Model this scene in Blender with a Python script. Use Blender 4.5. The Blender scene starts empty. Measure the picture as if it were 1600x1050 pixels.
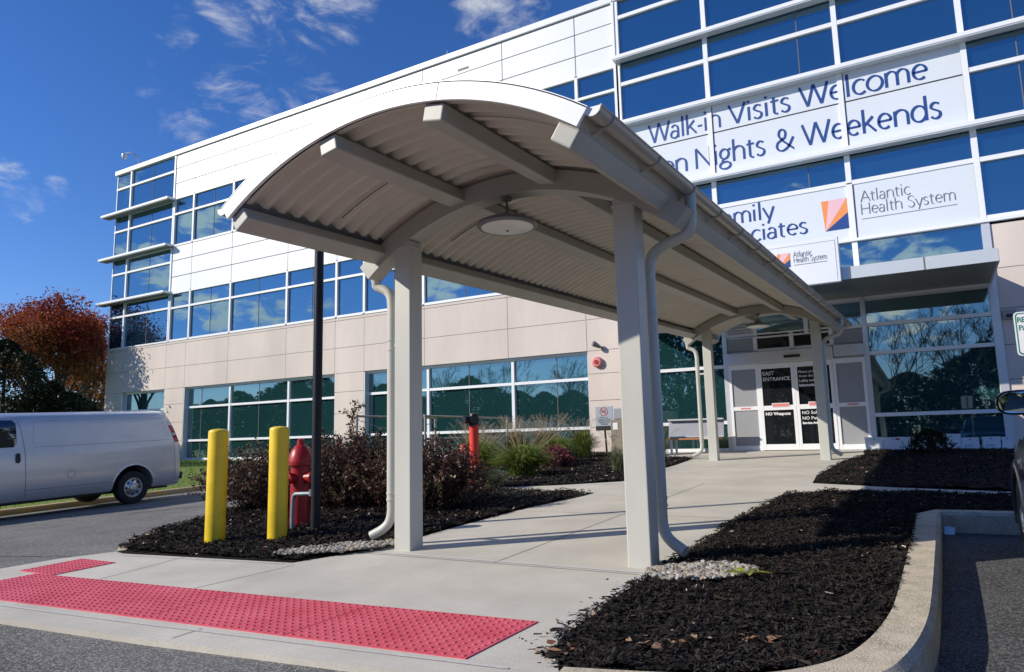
import bpy, bmesh, math, random
import numpy as np
from mathutils import Vector, Matrix
R = math.radians
random.seed(11); rng = np.random.default_rng(11)
sc = bpy.context.scene
# ------------------------------------------------------------------ camera, light, exposure
CAM_YAW, CAM_PITCH, CAM_ROLL, CAM_F = 0.530778, 0.144885, -0.022655, 1118.55
fw = Vector((-math.sin(CAM_YAW)*math.cos(CAM_PITCH), math.cos(CAM_YAW)*math.cos(CAM_PITCH), math.sin(CAM_PITCH)))
rt = Vector((math.cos(CAM_YAW), math.sin(CAM_YAW), 0)); up = rt.cross(fw)
c_, s_ = math.cos(CAM_ROLL), math.sin(CAM_ROLL)
rt2 = rt*c_+up*s_; up2 = up*c_-rt*s_
cd = bpy.data.cameras.new("camera"); cam = bpy.data.objects.new("camera", cd); sc.collection.objects.link(cam)
M_ = Matrix((rt2, up2, -fw)).transposed().to_4x4(); M_.translation = Vector((0, 0, 1.5)); cam.matrix_world = M_
cd.sensor_width = 36; cd.lens = CAM_F/1600*36; cd.clip_end = 3000; cd.clip_start = .05
sc.camera = cam
SUN_AZ, SUN_EL = R(49.5), R(28.2)           # azimuth measured from -Y toward -X
sdir = Vector((-math.sin(SUN_AZ)*math.cos(SUN_EL), -math.cos(SUN_AZ)*math.cos(SUN_EL), math.sin(SUN_EL)))
sl = bpy.data.lights.new("sun", 'SUN'); sl.energy = 4.9; sl.angle = R(.5); sl.color = (1, .93, .80)
so = bpy.data.objects.new("sun", sl); sc.collection.objects.link(so); so.location = sdir*60
so.rotation_euler = sdir.to_track_quat('Z', 'Y').to_euler()
sc.view_settings.view_transform = 'Standard'; sc.view_settings.look = 'None'
sc.cycles.diffuse_bounces = 5
sc.view_settings.exposure = 0.0; sc.view_settings.gamma = 1
w = bpy.data.worlds.new("World"); sc.world = w; w.use_nodes = True
nt = w.node_tree; N = nt.nodes; LK = nt.links
bg = N['Background']; bg.inputs[1].default_value = .07
sky = N.new('ShaderNodeTexSky'); sky.sky_type = 'NISHITA'; sky.sun_disc = False
sky.sun_elevation = SUN_EL; sky.sun_rotation = math.pi+SUN_AZ; sky.air_density = 1.0; sky.dust_density = 0.05; sky.ozone_density = 2.2; sky.altitude = 200
hs = N.new('ShaderNodeHueSaturation'); hs.inputs['Saturation'].default_value = 1.25; hs.inputs['Value'].default_value = 1.0
tint = N.new('ShaderNodeMix'); tint.data_type = 'RGBA'; tint.blend_type = 'MULTIPLY'; tint.inputs['Factor'].default_value = 1; tint.inputs[7].default_value = (1.26, 1.42, 2.02, 1)
LK.new(sky.outputs[0], hs.inputs['Color']); LK.new(hs.outputs[0], tint.inputs[6])
tc = N.new('ShaderNodeTexCoord')
def wm(op, a, b=None, clamp=False):
    n = N.new('ShaderNodeMath'); n.operation = op; n.use_clamp = clamp
    for i, v in enumerate((a, b)):
        if v is None: continue
        if isinstance(v, (int, float)): n.inputs[i].default_value = v
        else: LK.new(v, n.inputs[i])
    return n.outputs[0]
def wray(px, py, mirror=False):
    d = (rt2*((px-800)/CAM_F) - up2*((py-525)/CAM_F) + fw).normalized()
    if mirror: d.y = -d.y
    return d
# clouds: soft wisps at fixed bearings in the sky, before and behind the viewer
CL = [((400, -15), 4.0, 0, .66), ((500, -5), 4.2, 0, .68), ((790, -12), 3.8, 0, .72), ((385, 150), 3.4, 0, .60), ((480, 135), 3.0, 0, .60), ((310, 195), 2.4, 0, .42), ((35, 308), 1.7, 0, .6), ((85, 303), 1.2, 0, .58), ((15, 278), 1.3, 0, .55), ((275, 45), 1.6, 0, .5), ((228, 128), 1.4, 0, .35),
      ((300, 345), 1.3, 1, .8), ((335, 350), 1.7, 1, .85), ((362, 360), 1.2, 1, .85), ((200, 392), 1.1, 1, .75), ((235, 408), 1.5, 1, .85), ((255, 425), 1.2, 1, .85), ((345, 482), 1.7, 1, .85), ((420, 488), 1.5, 1, .85), ((290, 475), 1.2, 1, .75), ((500, 478), 1.2, 1, .6), ((672, 445), 1.2, 1, .9), ((700, 455), 1.3, 1, .9), ((1400, 450), 5.0, 1, .7), ((195, 292), 1.3, 1, .6), ((1085, 135), 1.0, 1, .3), ((1240, 320), 4, 1, .25)]
tot, tot2 = None, None
for (p, rad, mir, amp) in CL:
    d = wray(p[0], p[1], mir)
    vm = N.new('ShaderNodeVectorMath'); vm.operation = 'DOT_PRODUCT'; LK.new(tc.outputs['Generated'], vm.inputs[0]); vm.inputs[1].default_value = d
    mr = N.new('ShaderNodeMapRange'); mr.interpolation_type = 'SMOOTHSTEP'; mr.inputs['From Min'].default_value = math.cos(R(rad*1.5)); mr.inputs['From Max'].default_value = 1.0
    mr.inputs['To Max'].default_value = amp; LK.new(vm.outputs['Value'], mr.inputs['Value'])
    if mir: tot2 = mr.outputs[0] if tot2 is None else wm('MAXIMUM', tot2, mr.outputs[0])
    else: tot = mr.outputs[0] if tot is None else wm('MAXIMUM', tot, mr.outputs[0])
mpw = N.new('ShaderNodeMapping'); mpw.inputs['Scale'].default_value = (1, 1, 2.2); LK.new(tc.outputs['Generated'], mpw.inputs['Vector'])
nz = N.new('ShaderNodeTexNoise'); nz.inputs['Scale'].default_value = 11; nz.inputs['Detail'].default_value = 9; nz.inputs['Roughness'].default_value = .62; nz.inputs['Distortion'].default_value = .5
LK.new(mpw.outputs[0], nz.inputs['Vector'])
cl = wm('ADD', wm('MULTIPLY', tot, .95), wm('MULTIPLY', wm('SUBTRACT', nz.outputs[0], .5), 1.9))
mr = N.new('ShaderNodeMapRange'); mr.interpolation_type = 'SMOOTHSTEP'; mr.inputs['From Min'].default_value = .42; mr.inputs['From Max'].default_value = 1.15; LK.new(cl, mr.inputs['Value'])
clm = wm('MULTIPLY', mr.outputs[0], wm('MINIMUM', wm('MULTIPLY', tot, 2.5), 1.0), True)
nz2 = N.new('ShaderNodeTexNoise'); nz2.inputs['Scale'].default_value = 30; nz2.inputs['Detail'].default_value = 9; nz2.inputs['Roughness'].default_value = .6; nz2.inputs['Distortion'].default_value = .4
LK.new(mpw.outputs[0], nz2.inputs['Vector'])
cl2 = wm('ADD', wm('MULTIPLY', tot2, .95), wm('MULTIPLY', wm('SUBTRACT', nz2.outputs[0], .5), 2.4))
mr2 = N.new('ShaderNodeMapRange'); mr2.interpolation_type = 'SMOOTHSTEP'; mr2.inputs['From Min'].default_value = .45; mr2.inputs['From Max'].default_value = .95; LK.new(cl2, mr2.inputs['Value'])
clm2 = wm('MULTIPLY', mr2.outputs[0], wm('MINIMUM', wm('MULTIPLY', tot2, 3), 1.0), True)
mx = N.new('ShaderNodeMix'); mx.data_type = 'RGBA'; LK.new(clm, mx.inputs['Factor']); LK.new(tint.outputs[2], mx.inputs[6]); mx.inputs[7].default_value = (10.5, 10.8, 11.2, 1)
mxb = N.new('ShaderNodeMix'); mxb.data_type = 'RGBA'; LK.new(clm2, mxb.inputs['Factor']); LK.new(mx.outputs[2], mxb.inputs[6]); mxb.inputs[7].default_value = (19, 18.6, 17.5, 1)   # clouds toward the sun are brighter
LK.new(mxb.outputs[2], bg.inputs[0])

# ------------------------------------------------------------------ helpers
COL = sc.collection; WL = {}
def pl(y): return .5+.0408*(y-5.43)              # the paved plane climbs gently toward the entrance
def sm(a, b, x):
    t = min(1, max(0, (x-a)/(b-a))); return t*t*(3-2*t)
def mat(name, col, rough=.6, metal=0, var=0, scale=8, bump=0, bscale=60, col2=None, detail=6, spec=.5, stretch=None, coat=0, bdist=.01):
    m = bpy.data.materials.new(name); m.use_nodes = True; t = m.node_tree; b = t.nodes['Principled BSDF']
    b.inputs['Roughness'].default_value = rough; b.inputs['Metallic'].default_value = metal; b.inputs['Specular IOR Level'].default_value = spec
    b.inputs['Coat Weight'].default_value = coat; b.inputs['Coat Roughness'].default_value = .04
    b.inputs['Base Color'].default_value = (*col, 1)
    co = t.nodes.new('ShaderNodeTexCoord'); src = co.outputs['Object']
    if stretch:
        mp = t.nodes.new('ShaderNodeMapping'); mp.inputs['Scale'].default_value = stretch; t.links.new(src, mp.inputs[0]); src = mp.outputs[0]
    if var or col2:
        n = t.nodes.new('ShaderNodeTexNoise'); n.inputs['Scale'].default_value = scale; n.inputs['Detail'].default_value = detail; n.inputs['Roughness'].default_value = .6
        t.links.new(src, n.inputs['Vector'])
        r = t.nodes.new('ShaderNodeValToRGB'); r.color_ramp.elements[0].position = .32; r.color_ramp.elements[1].position = .68
        c2 = col2 or [min(1, k*(1+var)) for k in col]; c1 = col if col2 else [k*(1-var) for k in col]
        r.color_ramp.elements[0].color = (*c1, 1); r.color_ramp.elements[1].color = (*c2, 1)
        t.links.new(n.outputs[0], r.inputs[0]); t.links.new(r.outputs[0], b.inputs['Base Color'])
    if bump:
        n2 = t.nodes.new('ShaderNodeTexNoise'); n2.inputs['Scale'].default_value = bscale; n2.inputs['Detail'].default_value = 5; t.links.new(src, n2.inputs['Vector'])
        bp = t.nodes.new('ShaderNodeBump'); bp.inputs['Strength'].default_value = bump; bp.inputs['Distance'].default_value = bdist
        t.links.new(n2.outputs[0], bp.inputs['Height']); t.links.new(bp.outputs[0], b.inputs['Normal'])
    return m
def leafmat(name, cols, rough=.5, trans=.25, big=None):
    # per-leaf colour from a ramp, drifting a little across the plant
    m = bpy.data.materials.new(name); m.use_nodes = True; t = m.node_tree; b = t.nodes['Principled BSDF']; b.inputs['Roughness'].default_value = rough; b.inputs['Specular IOR Level'].default_value = .22
    g = t.nodes.new('ShaderNodeNewGeometry'); r = t.nodes.new('ShaderNodeValToRGB')
    f = g.outputs['Random Per Island']
    if big:
        co = t.nodes.new('ShaderNodeTexCoord'); n = t.nodes.new('ShaderNodeTexNoise'); n.inputs['Scale'].default_value = big; n.inputs['Detail'].default_value = 2
        t.links.new(co.outputs['Object'], n.inputs['Vector'])
        a = t.nodes.new('ShaderNodeMath'); a.operation = 'MULTIPLY_ADD'; t.links.new(n.outputs[0], a.inputs[0]); a.inputs[1].default_value = 1.7; a.inputs[2].default_value = -.6
        q = t.nodes.new('ShaderNodeMath'); q.operation = 'MULTIPLY_ADD'; t.links.new(f, q.inputs[0]); q.inputs[1].default_value = .55; 
        h = t.nodes.new('ShaderNodeMath'); h.operation = 'MULTIPLY'; t.links.new(a.outputs[0], h.inputs[0]); h.inputs[1].default_value = .55
        t.links.new(h.outputs[0], q.inputs[2]); f = q.outputs[0]
    r.color_ramp.interpolation = 'LINEAR'
    e = r.color_ramp.elements
    while len(e) < len(cols): e.new(.5)
    for i, c in enumerate(cols): e[i].position = i/(len(cols)-1); e[i].color = (*c, 1)
    t.links.new(f, r.inputs[0]); t.links.new(r.outputs[0], b.inputs['Base Color'])
    if trans:
        tr = t.nodes.new('ShaderNodeBsdfTranslucent'); t.links.new(r.outputs[0], tr.inputs[0]); mx = t.nodes.new('ShaderNodeMixShader'); mx.inputs[0].default_value = trans
        t.links.new(b.outputs[0], mx.inputs[1]); t.links.new(tr.outputs[0], mx.inputs[2]); t.links.new(mx.outputs[0], t.nodes['Material Output'].inputs[0])
    return m
def glassmat(name, tint, body, refl, rough=.015, wav=.02):
    # coated architectural glass: mirror reflection over a dark, tinted depth
    m = bpy.data.materials.new(name); m.use_nodes = True; t = m.node_tree; b = t.nodes['Principled BSDF']
    b.inputs['Base Color'].default_value = (*body, 1); b.inputs['Roughness'].default_value = .3; b.inputs['Specular IOR Level'].default_value = 0
    g = t.nodes.new('ShaderNodeBsdfGlossy'); g.inputs['Color'].default_value = (*tint, 1); g.inputs['Roughness'].default_value = rough
    lw = t.nodes.new('ShaderNodeLayerWeight'); lw.inputs[0].default_value = .35
    mrn = t.nodes.new('ShaderNodeMapRange'); mrn.inputs['To Min'].default_value = refl; mrn.inputs['To Max'].default_value = 1; t.links.new(lw.outputs['Fresnel'], mrn.inputs[0])
    co = t.nodes.new('ShaderNodeTexCoord'); n = t.nodes.new('ShaderNodeTexNoise'); n.inputs['Scale'].default_value = .55; n.inputs['Detail'].default_value = 1.5
    t.links.new(co.outputs['Object'], n.inputs['Vector']); bp = t.nodes.new('ShaderNodeBump'); bp.inputs['Strength'].default_value = 1; bp.inputs['Distance'].default_value = wav
    t.links.new(n.outputs[0], bp.inputs['Height']); t.links.new(bp.outputs[0], g.inputs['Normal'])
    ge = t.nodes.new('ShaderNodeNewGeometry'); vr = t.nodes.new('ShaderNodeMapRange'); vr.inputs['To Min'].default_value = .84; vr.inputs['To Max'].default_value = 1.08; t.links.new(ge.outputs['Random Per Island'], vr.inputs[0])
    ml = t.nodes.new('ShaderNodeMath'); ml.operation = 'MULTIPLY'; t.links.new(mrn.outputs[0], ml.inputs[0]); t.links.new(vr.outputs[0], ml.inputs[1])
    mx = t.nodes.new('ShaderNodeMixShader'); t.links.new(ml.outputs[0], mx.inputs[0]); t.links.new(b.outputs[0], mx.inputs[1]); t.links.new(g.outputs[0], mx.inputs[2])
    t.links.new(mx.outputs[0], t.nodes['Material Output'].inputs[0]); return m
def tag(o, label=None, cat=None, group=None, kind=None):
    for k, v in (('label', label), ('category', cat), ('group', group), ('kind', kind)):
        if v: o[k] = v
    return o
def empty(name, loc, label, cat, group=None, rot=(0, 0, 0)):
    o = bpy.data.objects.new(name, None); COL.objects.link(o); o.location = loc; o.rotation_euler = rot; o.empty_display_size = .2
    WL[o.name] = Vector(loc); return tag(o, label, cat, group)
class MB:
    def __init__(s): s.v = []; s.f = []
    def add(s, vs, fs):
        o = len(s.v); s.v += [tuple(p) for p in vs]; s.f += [tuple(i+o for i in f) for f in fs]; return s
    def box(s, x0, x1, y0, y1, z0, z1):
        return s.add([(x0, y0, z0), (x1, y0, z0), (x1, y1, z0), (x0, y1, z0), (x0, y0, z1), (x1, y0, z1), (x1, y1, z1), (x0, y1, z1)],
                     [(3, 2, 1, 0), (4, 5, 6, 7), (0, 1, 5, 4), (1, 2, 6, 5), (2, 3, 7, 6), (3, 0, 4, 7)])
    def hexa(s, a, b):    # two matching quads a (start) b (end)
        n = len(a); return s.add(list(a)+list(b), [tuple(range(n))[::-1], tuple(range(n, 2*n))]+[(i, (i+1) % n, n+(i+1) % n, n+i) for i in range(n)])
    def prism(s, poly, y0, y1):   # polygon in x,z extruded along y
        return s.hexa([(x, y0, z) for x, z in poly], [(x, y1, z) for x, z in poly])
    def tube(s, pts, r, n=10, cap=True):
        pts = [Vector(p) for p in pts]; rs = r if isinstance(r, (list, tuple)) else [r]*len(pts); rings = []; prev = None
        for i, p in enumerate(pts):
            d = (pts[min(i+1, len(pts)-1)]-pts[max(i-1, 0)]).normalized()
            if prev is None:
                a = Vector((0, 0, 1)) if abs(d.z) < .9 else Vector((1, 0, 0)); u = d.cross(a).normalized()
            else:
                u = (prev-d*prev.dot(d)).normalized()
            prev = u; vv = d.cross(u)
            rings.append([p+(u*math.cos(2*math.pi*k/n)+vv*math.sin(2*math.pi*k/n))*rs[i] for k in range(n)])
        o = len(s.v); s.v += [tuple(q) for g in rings for q in g]
        for i in range(len(pts)-1):
            for k in range(n): s.f.append((o+i*n+k, o+i*n+(k+1) % n, o+(i+1)*n+(k+1) % n, o+(i+1)*n+k))
        if cap: s.f.append(tuple(o+k for k in range(n))[::-1]); s.f.append(tuple(o+(len(pts)-1)*n+k for k in range(n)))
        return s
    def lathe(s, prof, c=(0, 0, 0), n=20, ax='z', cap=True):
        o = len(s.v)
        for r, h in prof:
            for k in range(n):
                a = 2*math.pi*k/n; p = (r*math.cos(a), r*math.sin(a), h)
                if ax == 'x': p = (p[2], p[0], p[1])
                if ax == 'y': p = (p[0], p[2], p[1])
                s.v.append((p[0]+c[0], p[1]+c[1], p[2]+c[2]))
        for i in range(len(prof)-1):
            for k in range(n): s.f.append((o+i*n+k, o+i*n+(k+1) % n, o+(i+1)*n+(k+1) % n, o+(i+1)*n+k))
        if cap: s.f.append(tuple(o+k for k in range(n))[::-1]); s.f.append(tuple(o+(len(prof)-1)*n+k for k in range(n)))
        return s
    def build(s, name, m, parent=None, local=False, smooth=False, bevel=0, loc=None, seg=2, fixn=True):
        base = Vector((0, 0, 0)); 
        if loc is not None: base = Vector(loc)
        elif parent and not local: base = WL[parent.name]
        me = bpy.data.meshes.new(name); me.from_pydata([tuple(Vector(p)-base) for p in s.v] if base.length else s.v, [], s.f)
        if fixn:
            bm = bmesh.new(); bm.from_mesh(me); bmesh.ops.recalc_face_normals(bm, faces=bm.faces); bm.to_mesh(me); bm.free()
        return link(name, me, m, parent, base if (parent is None or loc is not None) else None, smooth, bevel, seg)
def link(name, me, m, parent=None, loc=None, smooth=False, bevel=0, seg=2):
    o = bpy.data.objects.new(name, me); COL.objects.link(o)
    if m: me.materials.append(m)
    if parent:
        o.parent = parent; WL[o.name] = WL.get(parent.name, Vector((0, 0, 0)))
    else:
        if loc is not None: o.location = loc
        WL[o.name] = Vector(o.location)
    if smooth:
        me.polygons.foreach_set('use_smooth', [True]*len(me.polygons))
        if smooth != 'all':
            md = None
            try: me.set_sharp_from_angle(angle=R(38))
            except Exception: pass
    if bevel:
        b = o.modifiers.new('edge', 'BEVEL'); b.width = bevel; b.segments = seg; b.limit_method = 'ANGLE'; b.angle_limit = R(50); b.harden_normals = False
    return o
def npmesh(name, V, F, m, parent=None, base=None, smooth=False):
    V = np.asarray(V, np.float32).reshape(-1, 3)
    if base is None: base = WL[parent.name] if parent else Vector((0, 0, 0))
    V = V-np.array(base, np.float32)
    F = np.asarray(F, np.int32); k = F.shape[1]
    me = bpy.data.meshes.new(name); me.vertices.add(len(V)); me.vertices.foreach_set('co', V.ravel())
    me.loops.add(F.size); me.loops.foreach_set('vertex_index', F.ravel()); me.polygons.add(len(F))
    me.polygons.foreach_set('loop_start', np.arange(0, F.size, k, dtype=np.int32)); me.update(calc_edges=True); me.validate()
    return link(name, me, m, parent, None if parent else base, 'all' if smooth else False)
def leafquads(cs, size, aspect=.55, updir=None, tilt=1.0, jitter=.35):
    n = len(cs); d = rng.normal(size=(n, 3)); 
    if updir is not None: d = d*tilt+updir
    d /= np.linalg.norm(d, axis=1)[:, None]
    e = rng.normal(size=(n, 3)); e -= d*(e*d).sum(1)[:, None]; e /= np.linalg.norm(e, axis=1)[:, None]
    s = size*(1+jitter*rng.normal(size=n)).clip(.4, 1.9)[:, None]; u = d*s*.5; v = e*s*.5*aspect
    nn = np.cross(u, v); nn /= np.linalg.norm(nn, axis=1)[:, None]+1e-9
    bend = nn*s*.12
    V = np.stack([cs-u, cs+v+bend, cs+u, cs-v+bend], 1).reshape(-1, 3); F = np.arange(n*4).reshape(n, 4); return V, F
def flatleaves(cs, size):
    n = len(cs); a = rng.uniform(0, 6.283, n); s = size*rng.uniform(.5, 1.3, n); k = [(-.6, 0), (-.25, .36), (.2, .4), (.65, .02), (.25, -.38), (-.2, -.33)]; V = np.zeros((n, 6, 3))
    for j, (u, v) in enumerate(k):
        u = u+rng.normal(0, .06, n); v = v+rng.normal(0, .06, n); V[:, j, 0] = cs[:, 0]+s*(u*np.cos(a)-v*np.sin(a)); V[:, j, 1] = cs[:, 1]+s*(u*np.sin(a)+v*np.cos(a)); V[:, j, 2] = cs[:, 2]+s*rng.normal(0, .16, n)+s*abs(v)*.35
    return V.reshape(-1, 3), np.arange(n*6).reshape(n, 6)
def text_mesh(txt, size, space=1.0, align='LEFT', lines=1.0, bold=0):
    cu = bpy.data.curves.new('t', 'FONT'); cu.body = txt; cu.size = size; cu.align_x = align; cu.space_character = space; cu.space_line = lines; cu.offset = bold; cu.resolution_u = 2
    ob = bpy.data.objects.new('t', cu); COL.objects.link(ob); bpy.context.view_layer.update()
    me = bpy.data.meshes.new_from_object(ob.evaluated_get(bpy.context.evaluated_depsgraph_get()))
    bpy.data.objects.remove(ob); bpy.data.curves.remove(cu); return me
def text_on(name, txt, size, x, y, z, m, parent, **k):    # upright lettering that faces -Y
    me = text_mesh(txt, size, **k); b = WL[parent.name]
    for v in me.vertices: v.co = Vector((x+v.co.x, y, z+v.co.y))-b
    me.materials.clear(); return link(name, me, m, parent)
# humanist display lettering drawn with a broad pen
def arc(cx, cy, rx, ry, a0, a1, n=14): return [(cx+rx*math.cos(R(a0+(a1-a0)*i/n)), cy+ry*math.sin(R(a0+(a1-a0)*i/n))) for i in range(n+1)]
XH = .48
GL = {
 ' ': (.3, []), '-': (.28, [[(.04, .23), (.24, .23)]]),
 'W': (1.0, [[(.02, .7), (.27, 0)], [(.27, 0), (.5, .7)], [(.5, .7), (.74, 0)], [(.74, 0), (.98, .7)]]),
 'V': (.66, [[(.02, .7), (.33, 0)], [(.33, 0), (.64, .7)]]),
 'N': (.76, [[(.09, 0), (.09, .7)], [(.09, .7), (.66, 0)], [(.66, 0), (.66, .7)]]),
 'A': (.68, [[(.02, 0), (.34, .7)], [(.34, .7), (.66, 0)], [(.14, .25), (.54, .25)]]),
 'F': (.52, [[(.09, 0), (.09, .7)], [(.09, .68), (.48, .68)], [(.09, .37), (.43, .37)]]),
 'H': (.74, [[(.09, 0), (.09, .7)], [(.64, 0), (.64, .7)], [(.09, .37), (.64, .37)]]),
 'O': (.8, [arc(.4, .35, .35, .35, 0, 360, 32)]),
 'S': (.52, [arc(.27, .52, .19, .17, 30, 190)+arc(.25, .17, .2, .18, 60, -160)[1:]]),
 'a': (.47, [arc(.22, .32, .15, .15, 150, 0)+[(.37, 0)], arc(.2, .13, .16, .13, 35, 350)]),
 'b': (.56, []), 'c': (.46, [arc(.27, .24, .22, .24, 45, 315, 20)]),
 'd': (.58, [arc(.27, .24, .22, .24, 20, 340, 22), [(.49, .75), (.49, 0)]]),
 'e': (.52, [[(.06, .26), (.47, .26)]+arc(.27, .25, .2, .23, 3, 310, 22)]),
 'g': (.52, [arc(.23, .31, .17, .165, 0, 360, 22), arc(.24, -.08, .21, .12, 0, 360, 22), [(.2, .145), (.13, .08), (.2, .03), (.33, .035)], [(.36, .42), (.49, .46)]]),
 'h': (.56, [[(.08, 0), (.08, .75)], arc(.28, .3, .2, .18, 165, 0)+[(.48, 0)]]),
 'i': (.24, [[(.11, 0), (.11, XH)], [(.11, .62), (.11, .70)]]),
 'k': (.5, [[(.08, 0), (.08, .75)], [(.08, .22), (.4, XH)], [(.19, .3), (.47, 0)]]),
 'l': (.24, [[(.11, 0), (.11, .75)]]),
 'm': (.84, [[(.08, 0), (.08, XH)], arc(.25, .3, .17, .18, 165, 0)+[(.42, 0)], arc(.59, .3, .17, .18, 165, 0)+[(.76, 0)]]),
 'n': (.56, [[(.08, 0), (.08, XH)], arc(.28, .3, .2, .18, 165, 0)+[(.48, 0)]]),
 'o': (.56, [arc(.28, .24, .24, .24, 0, 360, 26)]),
 'p': (.58, [[(.08, -.22), (.08, XH)], arc(.3, .24, .22, .24, 160, -160, 22)]),
 's': (.4, [arc(.2, .36, .13, .115, 30, 200)+arc(.19, .12, .14, .12, 60, -160)[1:]]),
 't': (.36, [[(.15, .6), (.15, .12)]+arc(.25, .11, .1, .11, 180, 290, 6), [(.03, XH-.02), (.32, XH-.02)]]),
 'y': (.5, [[(.02, XH), (.25, .02)], [(.48, XH), (.2, -.2)]]),
 '&': (.78, [[(.72, .4), (.56, .16), (.44, .05)]+arc(.27, .17, .2, .17, -50, -235, 14)+[(.4, .42)]+arc(.3, .55, .13, .15, -30, 215, 14)+[(.34, .3), (.72, 0)]]),
}
def pen_text(txt, x0, x1, y, z, capz, m, parent, name='lettering', wt=1.0):
    # lettering spans x0..x1 with capitals capz metres tall, on the plane y
    Wt = sum(GL[c][0] for c in txt); sx = (x1-x0)/Wt; sz = capz/.7; mb = MB(); cx = x0
    TH, TN, NA = .104*wt, .05*wt, R(22)
    for ch in txt:
        adv, st = GL[ch]
        for pts in st:
            L_, R_ = [], []
            closed = len(pts) > 3 and abs(pts[0][0]-pts[-1][0])+abs(pts[0][1]-pts[-1][1]) < 1e-6
            for i, p in enumerate(pts):
                a = pts[i-1] if i else (pts[-2] if closed else pts[0]); b = pts[i+1] if i < len(pts)-1 else (pts[1] if closed else pts[-1])
                dx, dy = b[0]-a[0], b[1]-a[1]; l = math.hypot(dx, dy) or 1; dx /= l; dy /= l
                wd = (TN+(TH-TN)*abs(dx*math.sin(NA)+dy*math.cos(NA)))*.5
                nx, ny = -dy*wd, dx*wd
                if len(pts) == 2 and abs(dy) < .3: pass
                L_.append((cx+(p[0]+nx)*sx, y, z+(p[1]+ny)*sz)); R_.append((cx+(p[0]-nx)*sx, y, z+(p[1]-ny)*sz))
            n = len(pts); y_ = y-.0006*random.random()
            mb.add([(q[0], y_, q[2]) for q in L_+R_], [(i, i+1, n+i+1, n+i) for i in range(n-1)])
        cx += adv*sx
    return mb.build(name, m, parent, fixn=False)

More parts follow.
